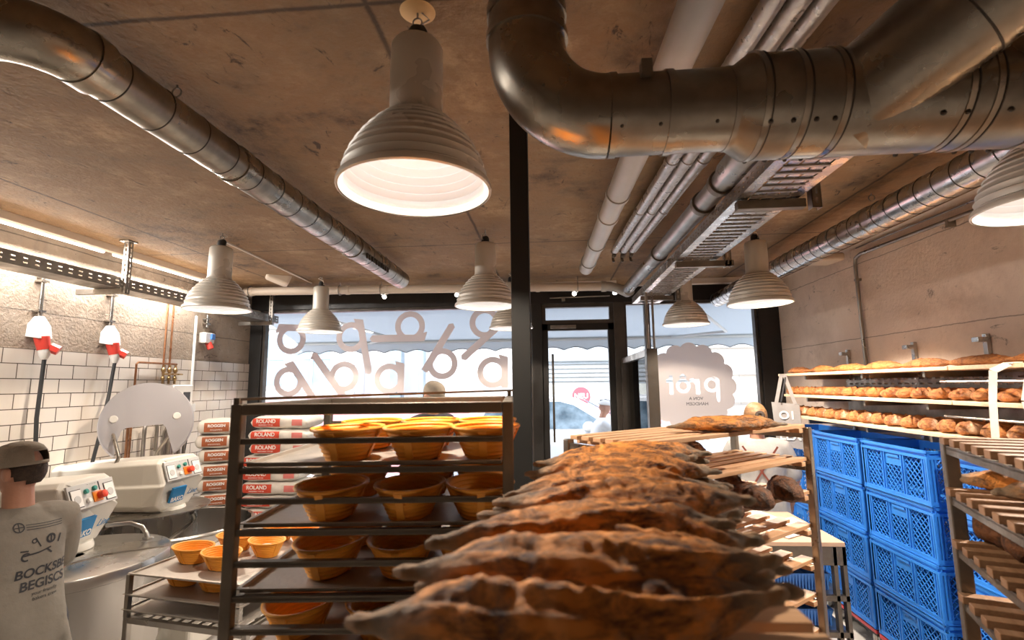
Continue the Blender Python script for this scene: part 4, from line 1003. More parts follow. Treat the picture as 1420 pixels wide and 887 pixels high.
# ============================================================ MIXERS
def make_mixer(label,loc,rz,closed,R=.44,zr=.93,hy=0,zs=1):
    r=empty('spiral_mixer',loc,rz,label,'dough mixer')
    m=MB(); m.box(-1.0,-.50,-.25,.25,.06,1.02); m.box(-1.0,.30,-.23,.23,.06,.30); m.build('base','mixer_white',r,bevel=.03,seg=3)
    rings=[]
    for x,w,w2,top,mid,bot in ((-.98,.21,.19,1.28,1.11,1.0),(-.70,.225,.205,1.30,1.12,.97),(-.35,.225,.205,1.325,1.14,.965),(-.14,.225,.205,1.34,1.15,.965)):
        rings.append([(x,hy-w2+.05,bot),(x,hy-w2,bot+.05),(x,hy-w,mid),(x,hy-w+.012,mid+.014),(x,hy-w+.012,top-.03),(x,hy-w+.05,top),(x,hy+w-.05,top),(x,hy+w-.012,top-.03),(x,hy+w-.012,mid+.014),(x,hy+w,mid),(x,hy+w2,bot+.05),(x,hy+w2-.05,bot)])
    def fr(w,w2,xt,xm,xb,top,mid,bot): return [(xb,hy-w2+.05,bot),(xb,hy-w2,bot+.05),(xm,hy-w,mid),(xm-.008,hy-w+.012,mid+.014),(xt,hy-w+.012,top-.03),(xt-.01,hy-w+.05,top),(xt-.01,hy+w-.05,top),(xt,hy+w-.012,top-.03),(xm-.008,hy+w-.012,mid+.014),(xm,hy+w,mid),(xb,hy+w2,bot+.05),(xb,hy+w2-.05,bot)]
    rings.append(fr(.215,.185,-.045,.0,-.05,1.345,1.155,.97)); rings.append(fr(.195,.165,-.035,.022,-.03,1.34,1.16,.985))
    m=MB(); m.loft(rings); m.build('head','mixer_white',r,bevel=.008,seg=2,smooth=False)
    up=Vector((-.26,0,.74)).normalized()
    F_=frame((.004,hy,1.252),(0,1,0),up)
    def pb(name,x0,x1,y0,y1,z0,z1,mat,bev=.001):
        m=MB(); m.M=F_; m.box(x0,x1,y0,y1,z0,z1); return m.build(name,mat,r,bevel=bev)
    pb('control_panel',-.175,.175,-.070,.072,-.010,.004,'panel_grey',.003)
    for s in (-1,1):
        pb('timer_frame',s*.125-.040,s*.125+.040,-.058,.046,.004,.006,'ink_dark'); pb('timer',s*.125-.036,s*.125+.036,-.054,.042,.004,.009,'ink_white')
        m=MB(); m.M=F_; m.lathe([(.001,.0115),(.022,.0115),(.022,.009)],20,c=(s*.125,-.012,0)); m.build('dial','panel_grey',r,True)
    def knob(x,y,rr,h,mat,name='button'):
        m=MB(); m.M=F_; m.lathe([(rr*.8,.004),(rr,.006),(rr,h-.003),(rr*.8,h),(.001,h)],18,c=(x,y,0)); m.build(name,mat,r,True)
    knob(-.055,.022,.014,.02,'button_green'); knob(.01,.030,.014,.02,'button_green'); knob(-.05,-.030,.014,.02,'ink_white')
    pb('switch_plate',-.010,.058,-.050,.010,.004,.010,'button_orange'); knob(.036,-.018,.022,.045,'button_red')
    pb('switch_slot',.050,.058,.012,.064,.004,.006,'ink_dark')
    text('lettering','---  --- --  ---',.014,'ink_dark',r,F_@Matrix.Translation((0,.060,.0045)),.0003)
    up2=Vector((.30,0,1)).normalized(); F2=frame((.008,hy-.045,1.075),(0,1,0),up2)
    m=MB(); m.M=F2; m.box(-.065,.065,-.055,.055,-.012,.004); m.build('logo_plate','ink_blue',r)
    text('lettering','BAKO',.045,'ink_white',r,F2@Matrix.Translation((0,-.034,.0045)),.0006,bold=.0012)
    text('lettering','Line',.055,'ink_blue',r,F2@Matrix.Translation((.135,.0,.0045)),.0006,shear=.5)
    q=zr-.888; k=R/.44
    m=MB(); m.lathe([(.001,.33),(.34*k,.33),(.40*k,.37),(.425*k,.45),(.43*k,.86+q),(.436*k,.866+q),(.445*k,.876+q),(.436*k,.886+q),(.428*k,.888+q),(.42*k,.88+q),(.415*k,.45),(.38*k,.39),(.001,.38)],64); m.build('bowl','bright_steel',r,True)
    m=MB(); m.lathe([(.13,.985),(.14,.96),(.14,.945),(.13,.935)],28,c=(-.13,hy,0)); m.lathe([(.001,.985),(.13,.985)],28,c=(-.13,hy,0)); m.build('hub','mixer_white',r,True)
    m=MB(); pts=[(-.05+.13*math.cos(t*5.5),.10*math.sin(t*5.5),.93-.5*t) for t in [k_/24 for k_ in range(25)]]; m.tube(pts,.018,10); m.build('spiral_arm','bright_steel',r,True)
    if closed:
        m=MB(); m.lathe([(.05,zr+.012),(R,zr+.006),(R+.012,zr+.002),(R+.016,zr-.006),(R+.016,zr-.052),(R+.010,zr-.056)],64); m.build('bowl_cover','bright_steel',r,True)
        m=MB(); m.tube([(-.02,hy+.17,1.03),(.10,hy+.20,1.035),(.17,hy+.20,1.01),(.20,hy+.20,.97),(.21,hy+.20,zr+.008)],.013,10); m.tube([(.21,hy+.20,zr+.008),(.212,hy+.20,zr+.02)],.03,14); m.build('cover_handle','bright_steel',r,True)
        m=MB(); m.tube([(-.06,hy-.20,1.02),(.02,hy-.24,.99),(.05,hy-.25,zr+.008)],.013,10); m.tube([(.05,hy-.25,zr+.008),(.052,hy-.25,zr+.02)],.03,14); m.build('cover_handle','bright_steel',r,True)
        m=MB(); m.bar((-.05,-.42,zr+.010),(.16,.0,zr+.014),.010,.005); m.bar((.15,.0,zr+.013),(.40,.14,zr+.008),.008,.005); m.build('fold_seam','steel',r)
    else:
        m=MB(); m.loft([[(x*1.0+math.cos(a)*.0,y,z) for x,y in [(-.30+.55*math.cos(b)*.8,.40*math.sin(b)) for b in [2*PI*j/32 for j in range(32)]]] for z,a in ((.955,0),(.962,0))]); m.build('inner_plate','steel',r,True)
    return r
make_mixer('white dough mixer with closed steel bowl cover, directly right of the man in the cap',(-2.665,2.70,0),.15,True,hy=.10)
M2=Vector((-2.80,3.70,0))
mx2=make_mixer('white dough mixer with its clear guard raised, in the rear beside the sack stacks',M2,-.02,False,R=.49,zr=.86,hy=-.02)
g=MB(); n=60; Ro=.30
outl=[(Ro*math.cos(math.radians(-52+284*k/n)),Ro*math.sin(math.radians(-52+284*k/n))*1.03) for k in range(n+1)]
inner=[(-.17,-.12),(-.155,-.06),(-.13,-.04),(.10,-.02),(.125,-.05)]
pts=outl+inner
gc=P(203,585,Y=3.72)-M2
gf=frame(gc,(.80,.60,.0),(-.10,.12,1))
g.M=gf; g.prism(pts,-.003,.003,'z')
q=n+1; lip=outl
vs=[(x,y,.003) for x,y in lip]+[(x*1.03,y*1.03,-.06) for x,y in lip]+[(x*1.03-.004,y*1.03-.004,-.06) for x,y in lip]+[(x*.985,y*.985,-.003) for x,y in lip]
g.add(vs,[(a*q+k,a*q+k+1,(a+1)*q+k+1,(a+1)*q+k) for a in range(3) for k in range(n)]); gd=g.build('raised_guard','guard_plastic',mx2,False)
for x,y in ((-.21,.03),(.19,.04)):
    c=MB(); c.M=gf; c.lathe([(.001,.012),(.024,.012),(.028,.008),(.028,.003)],20,c=(x,y,0)); c.build('guard_cap','white_plastic',gd,True)
for yy,tx in ((-.19,-.215),(.17,.19)):
    c=MB(); p2=gf@Vector((tx,-.05,-.03)); c.tube([(-.42,yy,1.25),(-.38,yy,1.36),tuple(p2)],.013,10); c.build('guard_arm','steel',mx2,True)
e=empty('wall_tap',(XL+.08,P(180,600,X=XL+.1).y,0),0,label='steel water tap and hose bend on the tiles behind the raised mixer guard',cat='tap')
m=MB(); m.tube([(.0,0,1.0),(.0,0,1.62)],.011,8); m.build('brown_pipe','copper',e,True)
m=MB(); m.tube([(.05,.12,1.1),(.05,.12,1.50)]+arc((.05,.19,1.50),.07,PI,0,10,(0,1,0),(0,0,1))+[(.05,.26,1.30)],.016,10); m.build('spout','steel',e,True)
m=MB(); m.tube([(.05,.42,1.1),(.05,.42,1.75)],.018,10); m.build('riser_pipe','steel',e,True)
m=MB(); m.tube([(.05,.55,1.1),(.05,.55,1.75)],.014,10); m.build('riser_pipe','steel',e,True)
# ============================================================ FLOUR SACKS
def sack_mesh(seed,W=.62,D=.40,H=.135,mats=('sack_paper','sack_red','sack_pink'),nose=.16,zone=None):
    rn=random.Random(seed); m=MB(); rings=[]; n=28; res=30
    for i in range(res+1):
        u=-1+2*i/res; a=abs(u); e=(1-a**9)**.5 if a<1 else 0; hz=max(.22,e)
        ring=[]
        for k in range(n):
            t=2*PI*k/n; c,s=math.cos(t),math.sin(t)
            y=D/2*(abs(c)**.45)*(1 if c>0 else -1)*(.90+.10*e); z=H/2*(abs(s)**.55)*(1 if s>0 else -1)*hz
            x=u*W/2*(1+.0)
            q=Vector((x,y,z)); nz=noise.noise(q*9+Vector((seed,0,0)))*.010+noise.noise(q*22+Vector((seed,5,0)))*.004
            y+=nz*(1 if c>0 else -1); z+=nz*s
            ring.append((x,y,z+H/2))
        rings.append(ring)
    m.loft(rings); me=m.mesh('flour_sack',list(mats),True)
    return me
def sack(me,loc,rz,label,group,word,bg,cat='sack',W=.62,H=.135,tx=-.12,pw=.30,rot=(0,0),D=.40):
    o=bpy.data.objects.new('flour_sack',me); COL.objects.link(o); o.location=loc; o.rotation_euler=(rot[0],rot[1],rz); tag(o,label,cat,group)
    # printed patch conforming to front face
    nx,ny=10,5
    def surf(x,z):
        best=-D/2
        u=x/(W/2); e=(1-abs(u)**9)**.5
        s=(z-H/2)/(H/2*max(.1,e)); s=max(-.98,min(.98,s)); s_=abs(s)**(1/.55); c=math.sqrt(max(0,1-s_*s_))
        return -(D/2*(c**.45)*(.90+.10*e))-.012
    def patch(x0,x1,z0,z1,mat,name):
        q=MB(); v=[(x0+(x1-x0)*i/nx,surf(x0+(x1-x0)*i/nx,z0+(z1-z0)*j/ny),z0+(z1-z0)*j/ny) for j in range(ny+1) for i in range(nx+1)]
        q.add(v,[(j*(nx+1)+i,j*(nx+1)+i+1,(j+1)*(nx+1)+i+1,(j+1)*(nx+1)+i) for j in range(ny) for i in range(nx)]); q.build(name,mat,o,True)
    patch(tx-pw/2,tx+pw/2,H*.20,H*.82,bg,'printed_panel')
    if bg=='sack_red': patch(.16,.27,H*.28,H*.74,'sack_pink','printed_panel')
    if word:
        text('lettering',word,.052 if bg=='sack_red' else .034,'ink_white',o,frame((tx,surf(tx,H*.58)-.004,H*.60),(1,0,0),(0,0,1)),.001,bold=.0012)
        text('lettering','WEIZENMEHL TYPE 550' if bg=='sack_red' else 'ROGGENMEHL',.015,'ink_white',o,frame((tx,surf(tx,H*.32)-.006,H*.33),(1,0,0),(0,0,1)),.0006)
    return o
SM=[sack_mesh(s) for s in (1,2,3)]
SMB=[sack_mesh(s,.30,.48) for s in (5,6,7)]
n=12; hz=.130
for k in range(n):
    z=k*hz; top=n-1-k
    w='topmost' if top==0 else f'{ORD[top]} from the top' if top<9 else 'low'
    sack(SM[k%3],(-2.84+random.uniform(-.02,.02)+(.03 if top<3 else -.03),5.16+random.uniform(-.02,.02),z),random.uniform(-.06,.06),f'red-labelled flour sack in the stack before the window, {w}' if top<9 else 'red-labelled flour sack hidden low in the stack before the window','red-labelled flour sacks','ROLAND' if top<9 else None,'sack_red')
for k in range(12):
    z=k*hz; top=11-k
    sack(SMB[(k+1)%3],(-3.17+random.uniform(-.012,.012)-(.03 if top<2 else 0),4.66+random.uniform(-.02,.02),z),(.45+random.uniform(-.04,.04)),f'brown-labelled rye flour sack against the tiled wall, {"topmost" if top==0 else ORD[top]+" from the top"}' if top<8 else 'brown-labelled rye flour sack hidden low against the tiled wall','brown-labelled flour sacks','ROGGEN' if top<8 else None,'sack_brown',tx=.01,pw=.20,W=.30,D=.48)
# kraft sacks on pallet
for i in range(9):
    top=8-i
    sack(SM[i%3],(-1.98,4.75,i*.13),.2*(i%2),f'plain kraft paper sack right of the red-labelled stack, {"topmost" if top==0 else ORD[top]+" from the top"}' if top<4 else 'plain kraft paper sack hidden low right of the red-labelled stack','plain kraft sacks',None,'kraft')
# white-orange plastic bag of loaves
# ============================================================ PEOPLE
def capsules(m,pts,rad,n=14,flat=1):
    pts=[Vector(p) for p in pts]
    P2=[];R2=[]
    for i in range(len(pts)-1):
        for t in (0,.33,.66): P2.append(pts[i].lerp(pts[i+1],t)); R2.append(rad[i]+(rad[i+1]-rad[i])*t)
    P2.append(pts[-1]);R2.append(rad[-1])
    d0=(P2[0]-P2[1]).normalized();d1=(P2[-1]-P2[-2]).normalized()
    P2=[P2[0]+d0*R2[0]*.8,P2[0]+d0*R2[0]*.45]+P2+[P2[-1]+d1*R2[-1]*.45,P2[-1]+d1*R2[-1]*.8]; R2=[R2[0]*.55,R2[0]*.88]+R2+[R2[-1]*.88,R2[-1]*.55]
    m.tube(P2,R2,n)
def head_geo(m,c,yaw=0,pitch=0,s=1):
    M=Matrix.Translation(c)@Matrix.Rotation(yaw,4,'Z')@Matrix.Rotation(pitch,4,'X')@Matrix.Scale(s,4); old=m.M; m.M=old@M
    n=28;h=22;vs=[];fs=[]
    for i in range(h+1):
        ph=PI*i/h; z=-math.cos(ph)*.122; r=math.sin(ph)
        for k in range(n):
            t=2*PI*k/n; x=.078*r*math.cos(t); y=.098*r*math.sin(t)
            if z<-.02: # taper jaw
                f=min(1,(-z-.02)/.10); x*=1-.30*f; 
                if y<0: y*=1-.30*f
            if y>0: # face: flatten and features
                fx=abs(x)
                y=y*.94
                if fx<.016 and -.045<z<.012: y+=.018*(1-fx/.016)*(1-abs(z+.022)/.034 if z<-.0 else .5)
                if .014<fx<.05 and .0<z<.025: y-=.008
                if z>.022 and z<.045: y+=.004
                if fx<.022 and -.115<z<-.088: y+=.010
                if fx<.024 and -.075<z<-.058: y+=.005
            vs.append((x,y,z))
    fs=[(i*n+k,i*n+(k+1)%n,(i+1)*n+(k+1)%n,(i+1)*n+k) for i in range(h) for k in range(n)]
    m.add(vs,fs)
    for sx in (-1,1):
        m.ball((sx*.080,-.012,-.012),.010,.021,.034,12); m.ball((sx*.089,-.018,-.004),.008,.019,.026,10); m.ball((sx*.083,-.008,-.035),.006,.009,.012,8)
    hm=m.M; m.M=old
    return M
def hand(m,w,d,up,s=1):
    """w wrist point, d direction of fingers, up = back of the hand normal"""
    w=Vector(w);d=Vector(d).normalized();up=Vector(up); up=(up-d*up.dot(d)).normalized(); side=d.cross(up)
    capsules(m,[w,w+d*.035,w+d*.08],[.022,.030,.030],10)
    for k,(o,L) in enumerate(((-.027,.068),(-.009,.078),(.009,.073),(.027,.056))):
        a=w+d*.085+side*o; b=a+d*L*.45-up*.008; c=b+d*L*.30-up*.020; e=c+d*L*.12-up*.022
        capsules(m,[a-d*.02,a,b,c,e],[.010,.0098,.009,.008,.007],8)
    a=w+d*.025-side*.026; capsules(m,[a,a-side*.022+d*.025-up*.008,a-side*.026+d*.055-up*.018],[.013,.011,.008],8)
def remesh(o,vox,sm=2):
    r=o.modifiers.new('remesh','REMESH'); r.mode='VOXEL'; r.voxel_size=vox; r.use_smooth_shade=True
    s=o.modifiers.new('smooth','SMOOTH'); s.factor=.5; s.iterations=sm
def person(loc,rz,label,shirt='cloth_grey',pants='cloth_dark',hyaw=0,hpitch=0,arms=None,lean=0,scale=1,vox=.009,hands=True,build=1.0):
    r=empty('person',loc,rz,label,'person'); r.scale=(scale,)*3
    sh=Vector((0,lean,0))
    neck=Vector((0,lean*.98,1.45)); hc=Vector((0,lean*1.12+.015,1.615))
    m=MB()
    capsules(m,[(0,0,.93),(0,lean*.35,1.10),(0,lean*.70,1.28),(0,lean*.90,1.36)],[.080,.080,.085,.07],20)
    capsules(m,[neck-Vector((0,0,.06)),neck,hc-Vector((0,.01,.06))],[.07,.058,.056],16)
    arms=arms or (((-.20,.0,1.38),(-.26,.02,1.12),(-.24,.16,.90)),((.20,0,1.38),(.26,.02,1.12),(.24,.16,.90)))
    S=[]
    for a in arms:
        p=[Vector(q)+Vector((0,lean*(.9 if i==0 else .9),0)) for i,q in enumerate(a)]; S.append(p)
        capsules(m,[(p[0].x*.5,p[0].y,p[0].z+.01),p[0],p[1],p[2]],[.050,.048,.040,.027],14)
        d=(p[2]-p[1]); hand(m,p[2],d,Vector((0,-.3,1)) if abs(d.normalized().z)<.8 else Vector((1 if p[0].x>0 else -1,0,0)))
    for sx in (-1,1):
        capsules(m,[(sx*.09,0,.90),(sx*.10,.02,.50),(sx*.10,-.01,.09)],[.074,.058,.040],16)
        capsules(m,[(sx*.10,-.03,.05),(sx*.105,.05,.045),(sx*.11,.14,.035)],[.042,.044,.032],12)
    HM=head_geo(m,hc,hyaw,hpitch)
    b=m.build('body','skin',r,True); remesh(b,vox)
    # shirt: torso loft + sleeves
    m=MB(); rings=[]; nn=48
    for z,w,d in ((.72,.225,.178),(.80,.220,.175),(.86,.215,.170),(.95,.208,.162),(1.05,.20,.145),(1.15,.195,.13),(1.25,.20,.135),(1.32,.205,.135),(1.37,.20,.12),(1.405,.16,.10),(1.43,.105,.080),(1.452,.072,.068)):
        f=(z-.72)/.73; yy=lean*min(1,max(0,f))**.9; ring=[]
        for k in range(nn):
            t=2*PI*k/nn; fold=(1+.035*math.sin(5*t+z*13)*max(0,(1.3-z)*2)+.02*math.sin(11*t-z*9)*max(0,1.25-z)*2)
            c,s=math.cos(t),math.sin(t)
            ring.append((w*build*fold*abs(c)**.85*(1 if c>0 else -1),yy+d*build*fold*s*1.0,z+.012*math.sin(3*t)*(z<.75)))
        rings.append(ring)
    m.loft(rings)
    for p in S:
        mid=p[0].lerp(p[1],.80); capsules(m,[(p[0].x*.45,p[0].y,p[0].z+.0),(p[0].x*.9,p[0].y,p[0].z-.005),tuple(p[0].lerp(p[1],.4)),tuple(mid)],[.085,.078,.072,.072],18)
    o=m.build('shirt',shirt,r,True); remesh(o,vox,3)
    m=MB()
    for sx in (-1,1): capsules(m,[(sx*.085,0,.92),(sx*.10,.02,.50),(sx*.10,-.01,.12)],[.100,.078,.062],18)
    capsules(m,[(-.07,0,.90),(.07,0,.90)],[.108,.108],20)
    o=m.build('trousers',pants,r,True); remesh(o,.014)
    m=MB()
    for sx in (-1,1): capsules(m,[(sx*.10,-.045,.05),(sx*.105,.05,.05),(sx*.112,.17,.040)],[.050,.052,.040],14)
    o=m.build('shoe','rubber',r,True); remesh(o,.012)
    return r,HM
def cap_on(r,HM,mat='cloth_cap',badge=True):
    m=MB(); n=40; m.M=HM
    prof=[(.098,.020),(.099,.035),(.098,.055),(.093,.080),(.080,.103),(.058,.119),(.030,.128),(.001,.131)]
    vs=[];fs=[]
    for rr,z in prof:
        for k in range(n):
            t=2*PI*k/n; vs.append((rr*.90*math.cos(t),rr*1.10*math.sin(t)-.004,z))
    # opening at the back (t=-pi/2) above the strap: rows 1..3
    for i in range(len(prof)-1):
        for k in range(n):
            tm=2*PI*(k+.5)/n; back=abs(((tm-1.5*PI+PI)%(2*PI))-PI)
            if i in (1,2) and back<.52-(.12 if i==2 else 0): continue
            fs.append((i*n+k,i*n+(k+1)%n,(i+1)*n+(k+1)%n,(i+1)*n+k))
    m.add(vs,fs)
    o=m.build('cap',mat,r,True); s=o.modifiers.new('thick','SOLIDIFY'); s.thickness=.004; s.offset=1
    m=MB(); m.M=HM; rings=[]
    outl=[]
    for k in range(13):
        a=math.radians(20+140*k/12); outl.append((.086*math.cos(a),.100*math.sin(a)+.075*math.sin(a)**1.4*1.0,.026-.018*math.sin(a)+.010*math.cos(2*a)))
    innr=[(.084*math.cos(math.radians(20+140*k/12)),.100*math.sin(math.radians(20+140*k/12)),.026) for k in range(13)]
    vs=innr+outl+[(x,y,z-.005) for x,y,z in innr]+[(x,y,z-.005) for x,y,z in outl]; q=13
    fs=[(k,k+1,q+k+1,q+k) for k in range(12)]+[(2*q+k,3*q+k,3*q+k+1,2*q+k+1) for k in range(12)]+[(q+k,q+k+1,3*q+k+1,3*q+k) for k in range(12)]
    m.add(vs,fs); m.build('cap_visor','cloth_dark' if badge else mat,o,True)
    m=MB(); m.M=HM; m.ball((0,-.004,.131),.007,.007,.004,8); m.build('cap_button',mat,o,True)
    # hair under the cap
    m=MB(); m.M=HM; m.ball((0,-.016,.0),.0805,.094,.095,24); m2=[]
    keep=MB(); 
    import itertools
    vs=m.v; inv=HM.inverted(); fs=[f for f in m.f if all(((inv@Vector(vs[i])).z<.035 and (inv@Vector(vs[i])).z>-.082+max(0,(inv@Vector(vs[i])).y+.07)*1.0 and (inv@Vector(vs[i])).y<-.004) for i in f)]
    keep.v=vs; keep.f=fs; keep.m=[0]*len(fs); h=keep.build('hair','hair_dark',r,True); s=h.modifiers.new('thick','SOLIDIFY'); s.thickness=.003; s.offset=1
    if badge:
        m=MB(); bp=HM@Vector((.082,-.055,.058)); nrm=((HM.to_3x3()@Vector((.9,-.65,.25)))).normalized(); F3=frame(bp+nrm*.004,nrm.cross(Vector((0,0,1)))*-1,(0,0,1)); m.M=F3
        m.prism([(.022*math.cos(2*PI*k/24),.015*math.sin(2*PI*k/24)) for k in range(24)],0,.002,'z'); m.build('badge','ink_white',o)
    return o
# man in the cap (left)  -- local +y is facing
man,HM=person((-2.255,2.07,-.0),math.radians(166-90),'person in a grey printed T-shirt and a beige cap seen from behind beside the mixers',hyaw=.42,hpitch=-.10,lean=.10,scale=.93,vox=.007,build=.90,
   arms=(((-.20,.0,1.37),(-.24,.14,1.10),(-.16,.36,1.0)),((.20,0,1.37),(.25,.12,1.10),(.18,.36,1.0))))
cap_on(man,HM)
# back print projected on the shirt
from mathutils.bvhtree import BVHTree
shirt=[c for c in man.children if c.name.startswith('shirt')][0]
dg=bpy.context.evaluated_depsgraph_get(); me_=shirt.evaluated_get(dg).to_mesh(); bv=BVHTree.FromPolygons([v.co.copy() for v in me_.vertices],[tuple(p.vertices) for p in me_.polygons])
def project(o,off=.0022):
    for v in o.data.vertices:
        h=bv.ray_cast(Vector((v.co.x,-1,v.co.z)),Vector((0,1,0)))
        if h[0] is not None: v.co.y=h[0].y-off
PX,PZ=.045,1.19
for s_,sz,dz,bd in (('BOCKSBE',.052,-.02,.0012),('BEGISCS',.052,-.072,.0012),('your friendly',.020,-.108,0),('bakers crew',.020,-.130,0)):
    project(text('shirt_print',s_,sz,'ink_dark',man,frame((PX,0,PZ+dz),(1,0,0),(0,0,1)),0,shear=.15,bold=bd))
m=MB()
def stroke(pts,w):
    P_=[Vector((PX+x*.85,0,PZ+z*.85)) for x,z in pts]; out=[]
    Q=[]
    for i in range(len(P_)-1):
        for t in (0,.34,.67): Q.append(P_[i].lerp(P_[i+1],t))
    Q.append(P_[-1]); vs=[]
    for i,q_ in enumerate(Q):
        d_=(Q[min(i+1,len(Q)-1)]-Q[max(i-1,0)]).normalized(); nn_=Vector((-d_.z,0,d_.x))*w/2; vs+=[tuple(q_+nn_),tuple(q_-nn_)]
    m.add(vs,[(2*i,2*i+1,2*i+3,2*i+2) for i in range(len(Q)-1)])
def circ_s(cx,cz,r,w,a0=0,a1=2*PI): stroke([(cx+r*math.cos(a0+(a1-a0)*k/14),cz+r*math.sin(a0+(a1-a0)*k/14)) for k in range(15)],w)
circ_s(-.11,.215,.022,.005); stroke([(-.13,.215),(-.09,.215)],.004); stroke([(-.11,.195),(-.11,.235)],.004)
for k in range(3): stroke([(-.08,.222-.012*k),(.0,.215-.012*k),(.10,.212-.012*k)],.003)
circ_s(.03,.13,.020,.009); stroke([(.03,.112),(.03,.148)],.007)
stroke([(-.10,.07),(-.03,.072),(.03,.085)],.007); circ_s(-.085,.062,.018,.007,.5,5.2); stroke([(-.11,.095),(-.075,.09)],.006); stroke([(.01,.08),(.035,.055)],.007)
stroke([(-.02,.10),(-.045,.15)],.005); stroke([(.085,.14),(.070,.10)],.008); circ_s(-.05,.135,.010,.005)
project(m.build('shirt_print','ink_dark',man))
# person in cap behind the rack near window
q=P(600,535,Y=4.95)
p2,HM2=person((q.x,4.95,.22),PI+.9,'person in a beige cap standing in front of the shop window behind the basket rack','cloth_dark','cloth_dark',vox=.014,hpitch=-.35,scale=.95)
p2.location.z=.0; p2.scale=(1.085,)*3
cap_on(p2,HM2,badge=False)
# woman with hair bun
q=P(1047,570,Y=4.15)
p3,HM3=person((q.x+.04,4.25,0),-.25,'person with pinned-up blond hair in a light shirt with crossed reddish apron straps','cloth_light','cloth_dark',vox=.014,scale=.965,hpitch=-.1)
m=MB(); m.M=HM3; m.ball((0,-.012,.018),.092,.108,.118,28); inv=HM3.inverted()
k2=MB(); k2.v=m.v; k2.f=[f for f in m.f if all((inv@Vector(m.v[i])).y<.055-.3*max(0,-(inv@Vector(m.v[i])).z) and (inv@Vector(m.v[i])).z>-.075 for i in f)]; k2.m=[0]*len(k2.f); hr=k2.build('hair','hair_blond',p3,True); s=hr.modifiers.new('t','SOLIDIFY'); s.thickness=.004
m=MB(); m.M=HM3
for k in range(7):
    a=k*.9; m.tube(arc((.022,-.118,.02),.020+.003*(k%3),a,a+4.2,12,(1,0,0),(0,.25,1)),.012,8)
m.build('hair_bun','hair_dark',hr,True)
m=MB(); m.bar((-.13,-.125,1.40),(.10,-.150,1.05),.014,.006,up=(0,1,.1)); m.bar((.13,-.125,1.40),(-.10,-.150,1.05),.014,.006,up=(0,1,.1)); m.build('apron_strap','strap_red',p3)
# ============================================================ WINDOW LETTERS (vinyl on inside of panes)
def poly_fill(name,loops,mat,parent=None,loc=(0,0,0),mir=False,thick=.0008):
    cu=bpy.data.curves.new(name,'CURVE'); cu.dimensions='2D'; cu.fill_mode='BOTH'; cu.extrude=thick
    for lp in loops:
        sp=cu.splines.new('POLY'); sp.points.add(len(lp)-1)
        for i,(x,y) in enumerate(lp): sp.points[i].co=(x,y,0,1)
        sp.use_cyclic_u=True
    to=bpy.data.objects.new(name,cu); COL.objects.link(to); dg=bpy.context.evaluated_depsgraph_get(); me=bpy.data.meshes.new_from_object(to.evaluated_get(dg)); bpy.data.objects.remove(to)
    me.transform(Matrix.Rotation(PI/2,4,'X')); me.materials.clear(); me.materials.append(MATS[mat])
    o=bpy.data.objects.new(name,me); COL.objects.link(o); o.location=loc
    if parent:o.parent=parent
    return o
def circ(cx,cy,r,n=48): return [(cx+r*math.cos(2*PI*k/n),cy+r*math.sin(2*PI*k/n)) for k in range(n)]
def union_ring_stem(R,r,stem,rot,mirror=False):
    """outline of ring united with a stem bar: stem=(x0,x1,y0,y1,tip). Returned as loops (outer union, hole)"""
    x0,x1,y0,y1=stem
    # outer: circle from where it meets stem
    import math as M_
    outer=[]
    a0=M_.asin(min(.999,max(-.999,0))) 
    # circle arc excluding the part covered by x> x0
    ang=M_.acos(min(1,x0/R)); N_=60
    top=(x0,M_.sqrt(max(0,R*R-x0*x0))); 
    for k in range(N_+1):
        t=ang+(2*PI-2*ang)*k/N_; outer.append((R*M_.cos(t),R*M_.sin(t)))
    yb=-top[1]
    pts=outer
    # bottom of stem
    if y0<yb: pts+= [(x0,y0+.03),((x0+x1)/2-.0,y0),(x1,y0+.03)] if y0<-R*1.3 else [(x0,y0),(x1,y0)]
    else: pts+=[(x1,y0)]
    if y1>R*1.3: pts+=[(x1,y1-.03),((x0+x1)/2,y1),(x0,y1-.03)]
    else: pts+=[(x1,y1-.02),(x0-.03,y1+.015),(x0-.02,y1-.03)] if y1>top[1] else [(x1,y1)]
    hole=[(xx,yy) for xx,yy in circ(0,0,r)]
    hole=[(min(xx,x0+.002),yy) for xx,yy in hole]
    c,s=M_.cos(rot),M_.sin(rot)
    f=lambda p:((-p[0] if mirror else p[0])*c-p[1]*s,(-p[0] if mirror else p[0])*s+p[1]*c)
    return [[f(p) for p in pts],[f(p) for p in hole]]
LT=[ # px,py of ring centre, long stem down?, rotation, mirrored, label
 (403,470,'a',1.52,False,'upper left corner, partly behind the pendant lamp'),
 (486,467,'q',.20,False,'top row, second from left, stem pointing down'),
 (568,452,'q',-PI/2,False,'top row, third, lying flat on its stem'),
 (613,504,'b',-.55,True,'middle, slanting like a six'),
 (672,447,'q',-.85,False,'top right, partly behind the far pendant lamp'),
 (399,529,'q',.62,False,'bottom row, leftmost'),
 (476,522,'b',.65,True,'bottom row, second from left'),
 (539,525,'a',0,False,'bottom row, third from left, upright'),
 (683,516,'a',0,False,'bottom row, right end beside the pillar'),
]
sc=5.95/F
for px,py,ty,rot,mir,lab in LT:
    R,r=.185,.115
    st=(.10,.185,-.185,.20) if ty=='a' else (.10,.185,-.50,.20) if ty=='q' else (.10,.185,-.50,.20)
    p=P(px,py,Y=YB-.02)
    if ty=='b': st=(.10,.185,-.19,.48)
    lo=union_ring_stem(R,r,st,rot,mir)
    o=poly_fill('window_letter',lo,'frosted_film',loc=(p.x,YB-.002,p.z)); tag(o,f'frosted letter on the shop window, {lab}','window letter','frosted letters on the shop window')
